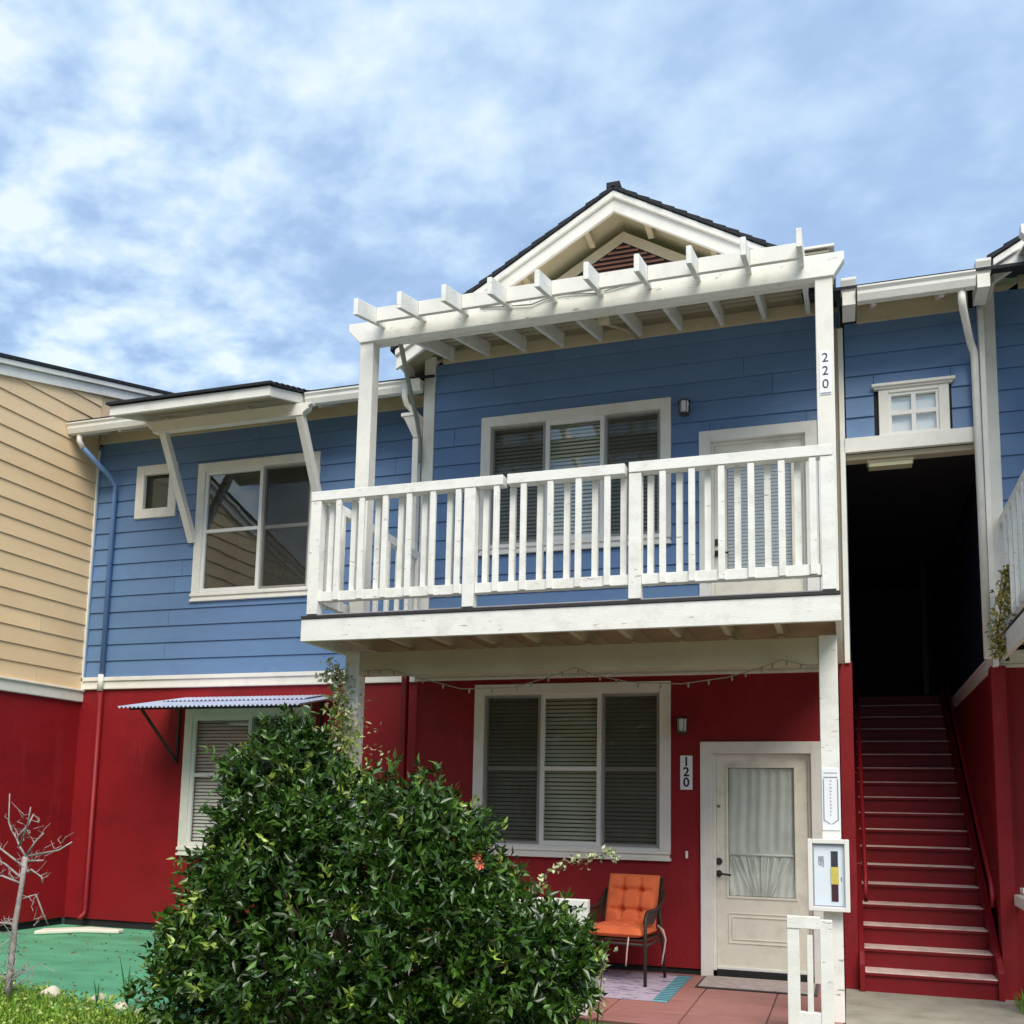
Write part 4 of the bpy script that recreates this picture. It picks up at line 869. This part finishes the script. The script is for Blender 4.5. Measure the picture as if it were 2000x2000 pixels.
sprig('climbing_vine', [(-4.32, 8.03, 1.2), (-4.30, 8.03, 1.7), (-4.33, 8.04, 2.1), (-4.30, 8.04, 2.4), (-4.38, 8.04, 2.66), (-4.42, 8.03, 2.76)], 'palel', 'pale climbing vine growing up the left porch post above the bush', 'vine', 520, .062, .034, .10, .008)
V, F = leaves(np.array([-4.3, 8.02, 2.0]) + rng.normal(size=(420, 3)) * np.array([.10, .05, .25]), rng.normal(size=(420, 3)) + [0, 0, .4], .06, .03)
np_mesh('green_leaves', V, F, 'leafy', bpy.data.objects['climbing_vine'], 'stuff')
V, F = leaves(np.array([-4.05, 8.02, 2.1]) + rng.normal(size=(45, 3)) * np.array([.11, .05, .16]), rng.normal(size=(45, 3)) + [0, 0, .4], .055, .02)
np_mesh('side_leaves', V, F, 'palel', bpy.data.objects['climbing_vine'], 'stuff')
sprig('trailing_plant', [(1.42, 9.5, 3.30), (1.38, 9.45, 3.7), (1.34, 9.42, 3.55), (1.30, 9.42, 3.3), (1.27, 9.45, 3.1), (1.33, 9.5, 2.98)], 'dryl', 'yellow green plant trailing from the edge of the right balcony', 'plant', 620, .05, .022, .055, .006)
sprig('small_potless_shrub', [(-1.74, 7.25, 0), (-1.72, 7.25, .22), (-1.70, 7.25, .42), (-1.66, 7.26, .58)], 'palel', 'small spindly shrub with pale leaves growing in front of the rug', 'shrub', 60, .045, .028, .045, .004)
bpy.data.objects['small_potless_shrub'].name = 'spindly_shrub'
q = thing('white_flower_plant', 'single white blossom standing in the grass before the porch', 'flower', (-1.78, 7.2, 0))
MB().tube([(-1.78, 7.2, 0), (-1.77, 7.2, .2)], .005, 5).build('stem', 'leafy', q); V, F = leaves(np.tile([-1.77, 7.2, .19], (22, 1)), rng.normal(size=(22, 3)) * [1, 1, .5] + [0, -.3, .5], .06, .04); np_mesh('petals', V, F, 'wflow', q, 'stuff')
# bare sapling
SAP = [[(-6.171, -0.051), (-6.159, 0.21), (-6.149, 0.598), (-6.117, 0.873), (-6.1, 1.098)], [(-6.1, 1.098), (-6.169, 1.179), (-6.206, 1.238), (-6.264, 1.304), (-6.296, 1.363), (-6.309, 1.585)], [(-6.206, 1.238), (-6.15, 1.339), (-6.154, 1.427)], [(-6.169, 1.179), (-6.078, 1.277), (-6.001, 1.358), (-5.938, 1.483)], [(-6.1, 1.098), (-6.021, 1.211), (-5.943, 1.284)], [(-6.076, 1.103), (-5.831, 1.154), (-5.754, 1.219)], [(-6.072, 1.063), (-5.874, 1.078)], [(-6.129, 1.03), (-6.361, 1.153), (-6.6, 1.26)], [(-6.134, 0.939), (-6.348, 1.03), (-6.55, 1.08)], [(-6.129, 0.892), (-6.262, 0.946), (-6.379, 0.937)], [(-6.062, 0.973), (-6.04, 1.002), (-5.935, 0.947), (-5.92, 0.901)], [(-6.092, 0.776), (-6.02, 0.807), (-5.974, 0.646), (-5.966, 0.561)], [(-6.147, 0.578), (-6.3, 0.59), (-6.4, .62)]]
q = thing('bare_sapling', 'pruned bare sapling with pale grey trunk before the red wall at left', 'tree', (-6.15, 6.3, 0))
MB().tube([(x, 6.3, z) for x, z in SAP[0]], [.034, .024, .021, .019, .022], 9).build('trunk', 'pbark', q, smooth=True)
for i, l_ in enumerate(SAP[1:]):
    n = len(l_); MB().tube([(x, 6.3 + .06 * math.sin(i * 2.1) * k, z) for k, (x, z) in enumerate(l_)], [.0095 - .006 * k / n for k in range(n)], 6).build('branch', 'pbark', q, smooth=True)
b = MB()
for i in range(34):
    x, z = -6.15 + rng.uniform(-.05, .05), rng.uniform(.02, .5); a = rng.uniform(-1, 1); l_ = rng.uniform(.12, .35)
    b.tube([(x, 6.3, z), (x + a * l_ * .6, 6.3 + rng.uniform(-.15, .15), z + l_ * .35), (x + a * l_, 6.3 + rng.uniform(-.2, .2), z + rng.uniform(-.1, .4) * l_)], .0028, 4)
for l_ in SAP[1:]:
    for k in range(7):
        i = random.randrange(len(l_) - 1); f_ = random.random(); x = l_[i][0] * (1 - f_) + l_[i + 1][0] * f_; z = l_[i][1] * (1 - f_) + l_[i + 1][1] * f_; a = rng.uniform(-.09, .09); h_ = rng.uniform(.02, .10)
        b.tube([(x, 6.3, z), (x + a * .5, 6.3 + rng.uniform(-.04, .04), z + h_ * .5), (x + a, 6.3 + rng.uniform(-.06, .06), z + h_)], [.0035, .0025, .0012], 4)
b.build('twigs', 'pbark', q, kind='stuff')
# two tall grass weeds
for k, (x, y, h, n, lab) in enumerate(((-5.22, 6.5, .38, 3, 'taller weed with two blades standing before the green patio'), (-5.45, 6.45, .2, 2, 'short weed blade left of the taller weed by the green patio'))):
    b = MB()
    for i in range(n):
        a = (-.25, .03, .2)[i]; b.add([(x - .008, y, 0), (x + .008, y, 0), (x + a * h * .5 + .011, y, h * .55), (x + a * h * .5 - .007, y, h * .55), (x + a * h, y, h * (1, .85, .6)[i])], [(0, 1, 2, 3), (3, 2, 4)])
    tag(b.build('weed', 'weed', None), lab, 'weed', 'weeds in front of the patio')
# stones
def stone(x, y, rx, ry, rz, lab, seed, g='stones along the patio edge'):
    bm = bmesh.new(); bmesh.ops.create_icosphere(bm, subdivisions=3, radius=1); r_ = np.random.default_rng(seed); o_ = r_.uniform(0, 9, 3)
    for v in bm.verts:
        k = 1 + .14 * math.sin(v.co.x * 3.1 + o_[0]) * math.cos(v.co.y * 2.7 + o_[1]) + .08 * math.sin(v.co.z * 5 + o_[2]); v.co = Vector((x + v.co.x * rx * k, y + v.co.y * ry * k, rz * .55 + v.co.z * rz * k))
    me = bpy.data.meshes.new('stone'); bm.to_mesh(me); bm.free(); me.materials.append(M['stone']); me.polygons.foreach_set('use_smooth', [True] * len(me.polygons)); o = bpy.data.objects.new('stone', me); COL.objects.link(o); return tag(o, lab, 'stone', g)
stone(-5.93, 6.50, .085, .07, .06, 'rounded white stone nearest the bare sapling', 1); stone(-5.50, 6.52, .05, .05, .05, 'small cream stone with a weed beside it', 2)
stone(-5.62, 6.55, .035, .03, .02, 'tiny pale stone between the two larger ones', 3); stone(-5.17, 6.38, .06, .05, .035, 'grey mottled stone near the left foot of the bush', 4); stone(-4.98, 6.33, .075, .03, .018, 'flat whitish stone against the bush', 5)
q = thing('splash_slab', 'white stone slab lying below the red downspout in the corner', 'slab', (-8.6, 9.6, 0))
b = MB(); b.prism([(-8.97, 9.62), (-8.60, 9.98), (-8.12, 9.98), (-8.10, 9.86), (-8.55, 9.74), (-8.86, 9.36)], lambda x, y, t: (x, y, t), .005, .05); b.build('slab_stone', 'slab', q, bevel=.01)

# grass
def grass(name, boxes, n, h):
    Cs = []
    for (xa, xb, ya, yb, wgt, edge) in boxes:
        m_ = int(n * wgt); x = rng.uniform(xa, xb, m_); y = rng.uniform(ya, yb, m_); k = y < edge(x); Cs.append(np.stack([x[k], y[k], np.full(k.sum(), -.02)], 1))
    C = np.concatenate(Cs); n = len(C); a = rng.uniform(0, 6.28, n); hh = h * rng.uniform(.45, 1.25, n) * (1 + .35 * np.sin(C[:, 0] * 5) * np.cos(C[:, 1] * 6)); w_ = .0035 * rng.uniform(.7, 1.4, n)
    S = np.stack([np.cos(a), np.sin(a), 0 * a], 1); B_ = np.stack([-np.sin(a), np.cos(a), 0 * a], 1) * rng.normal(0, .35, (n, 1)) + rng.normal(0, .12, (n, 3)) * [1, 1, 0]
    H_ = hh[:, None] * np.array([0, 0, 1.]); w_ = w_[:, None]
    p = [C - S * w_, C + S * w_, C + H_ * .55 + B_ * hh[:, None] * .4 + S * w_ * .8, C + H_ * .55 + B_ * hh[:, None] * .4 - S * w_ * .8, C + H_ + B_ * hh[:, None]]
    V = np.stack(p, 1).reshape(-1, 3); b_ = np.arange(n)[:, None] * 5; F4 = b_ + [0, 1, 2, 3]; F3 = b_ + [3, 2, 4]
    V2 = V; F = np.concatenate([F4, np.concatenate([F3, F3[:, 2:]], 1)])
    me = bpy.data.meshes.new(name); me.from_pydata(V2.tolist(), [], F4.tolist() + F3.tolist()); me.materials.append(M['grass']); o = bpy.data.objects.new(name, me); COL.objects.link(o); o['kind'] = 'stuff'; return o
E1 = lambda x: 6.62 - .30 * (x + 6.0) + .05 * np.sin(x * 9)
g = grass('grass', [(-8.5, -4.4, 4.9, 7.4, .55, E1), (-4.4, -.5, 5.3, 7.45, .45, lambda x: 7.35 + .03 * np.sin(x * 8) - np.clip((x + 1.9) * .42, 0, 9))], 60000, .075)
tag(g, 'short bright green lawn grass along the bottom edge', 'grass')
g2 = grass('fallen_weeds', [(1.3, 2.2, 8.9, 9.6, 1, lambda x: 9.6 + 0 * x)], 1200, .12); tag(g2, 'weeds and debris at the foot of the right red wall', 'weeds')

xy = rng.uniform([-8.8, 6.9], [-4.6, 10.2], (260, 2)); C = np.stack([xy[:, 0], xy[:, 1], np.full(260, .006)], 1); D = rng.normal(size=(260, 3)) * [1, 1, .12]
V, F = leaves(C, D, .045, .018, .1); lit = np_mesh('leaf_litter', V, F, 'litter', None, 'stuff'); tag(lit, 'scattered brown leaf litter lying on the green patio', 'leaf litter')
xy = rng.uniform([-8, 5.2], [-4.5, 7.1], (5200, 2)); k = xy[:, 1] < E1(xy[:, 0]) + .05; xy = xy[k]; n = len(xy); C = np.stack([xy[:, 0], xy[:, 1], rng.uniform(0, .07, n)], 1)
V, F = leaves(C, rng.normal(size=(n, 3)) + [0, 0, .5], .032, .024, .1); cl = np_mesh('clover', V, F, 'leafy', None, 'stuff'); tag(cl, 'pale clover leaves mixed into the lawn edge by the patio', 'clover')
# trees across the courtyard behind the viewpoint (seen mirrored in the glass)
def tree(x, y, h, lab, seed):
    q = thing('courtyard_tree', lab, 'tree', (x, y, 0), 'trees across the courtyard')
    MB().tube([(x, y, -.1), (x + .1, y, h * .3), (x - .05, y + .1, h * .55), (x, y, h * .8)], [.18, .14, .1, .04], 8).build('trunk', 'bark', q, smooth=True)
    r_ = np.random.default_rng(seed); bl = [(x + r_.uniform(-1, 1), y + r_.uniform(-1, 1), h * .65 + r_.uniform(-.9, 1.2), r_.uniform(.7, 1.2), r_.uniform(.7, 1.2), r_.uniform(.6, 1.0)) for _ in range(6)]
    V, F = shoots(bl, 900, 9, .22, .11, (.7, 1.1), spread=.2); np_mesh('crown', V, F, 'leaf', q, 'stuff')
for i, (x, y, h) in enumerate(((-16, -9, 5.5), (-11, -12, 6.5), (-6.5, -10, 5.2), (-1.5, -13, 7), (4, -11, 6))):
    tree(x, y, h, ['low spreading tree far left across the courtyard', 'broad tree left across the courtyard', 'lower tree straight behind the viewpoint', 'tallest tree across the courtyard', 'rightmost tree across the courtyard'][i], i)

# row of houses on the far side of the courtyard, behind the viewpoint
q = thing('courtyard_building', 'grey green two storey building across the courtyard behind the viewpoint', 'building', (-5, -15, 0))
bx('wall', 'oppwall', q, -30, 20, -22, -15, 0, 6.2, bevel=0)
MB().prism([(-14.4, 6.1), (-18.5, 8.6), (-22.6, 6.1)], lambda y, z, t: (t, y, z), -30.5, 20.5).build('roof', 'shingle', q)
for i in range(9):
    for z in (1.0, 4.0):
        x = -27 + i * 5.2; b = MB(); b.box(x, x + 1.8, -15, -14.94, z, z + .1); b.box(x, x + 1.8, -15, -14.94, z + 1.5, z + 1.6); b.box(x, x + .1, -15, -14.94, z + .1, z + 1.5); b.box(x + 1.7, x + 1.8, -15, -14.94, z + .1, z + 1.5)
        f_ = b.build('window', 'white', q); bx('pane', 'dark', f_, x + .1, x + 1.7, -15, -14.97, z + .1, z + 1.5, bevel=0)
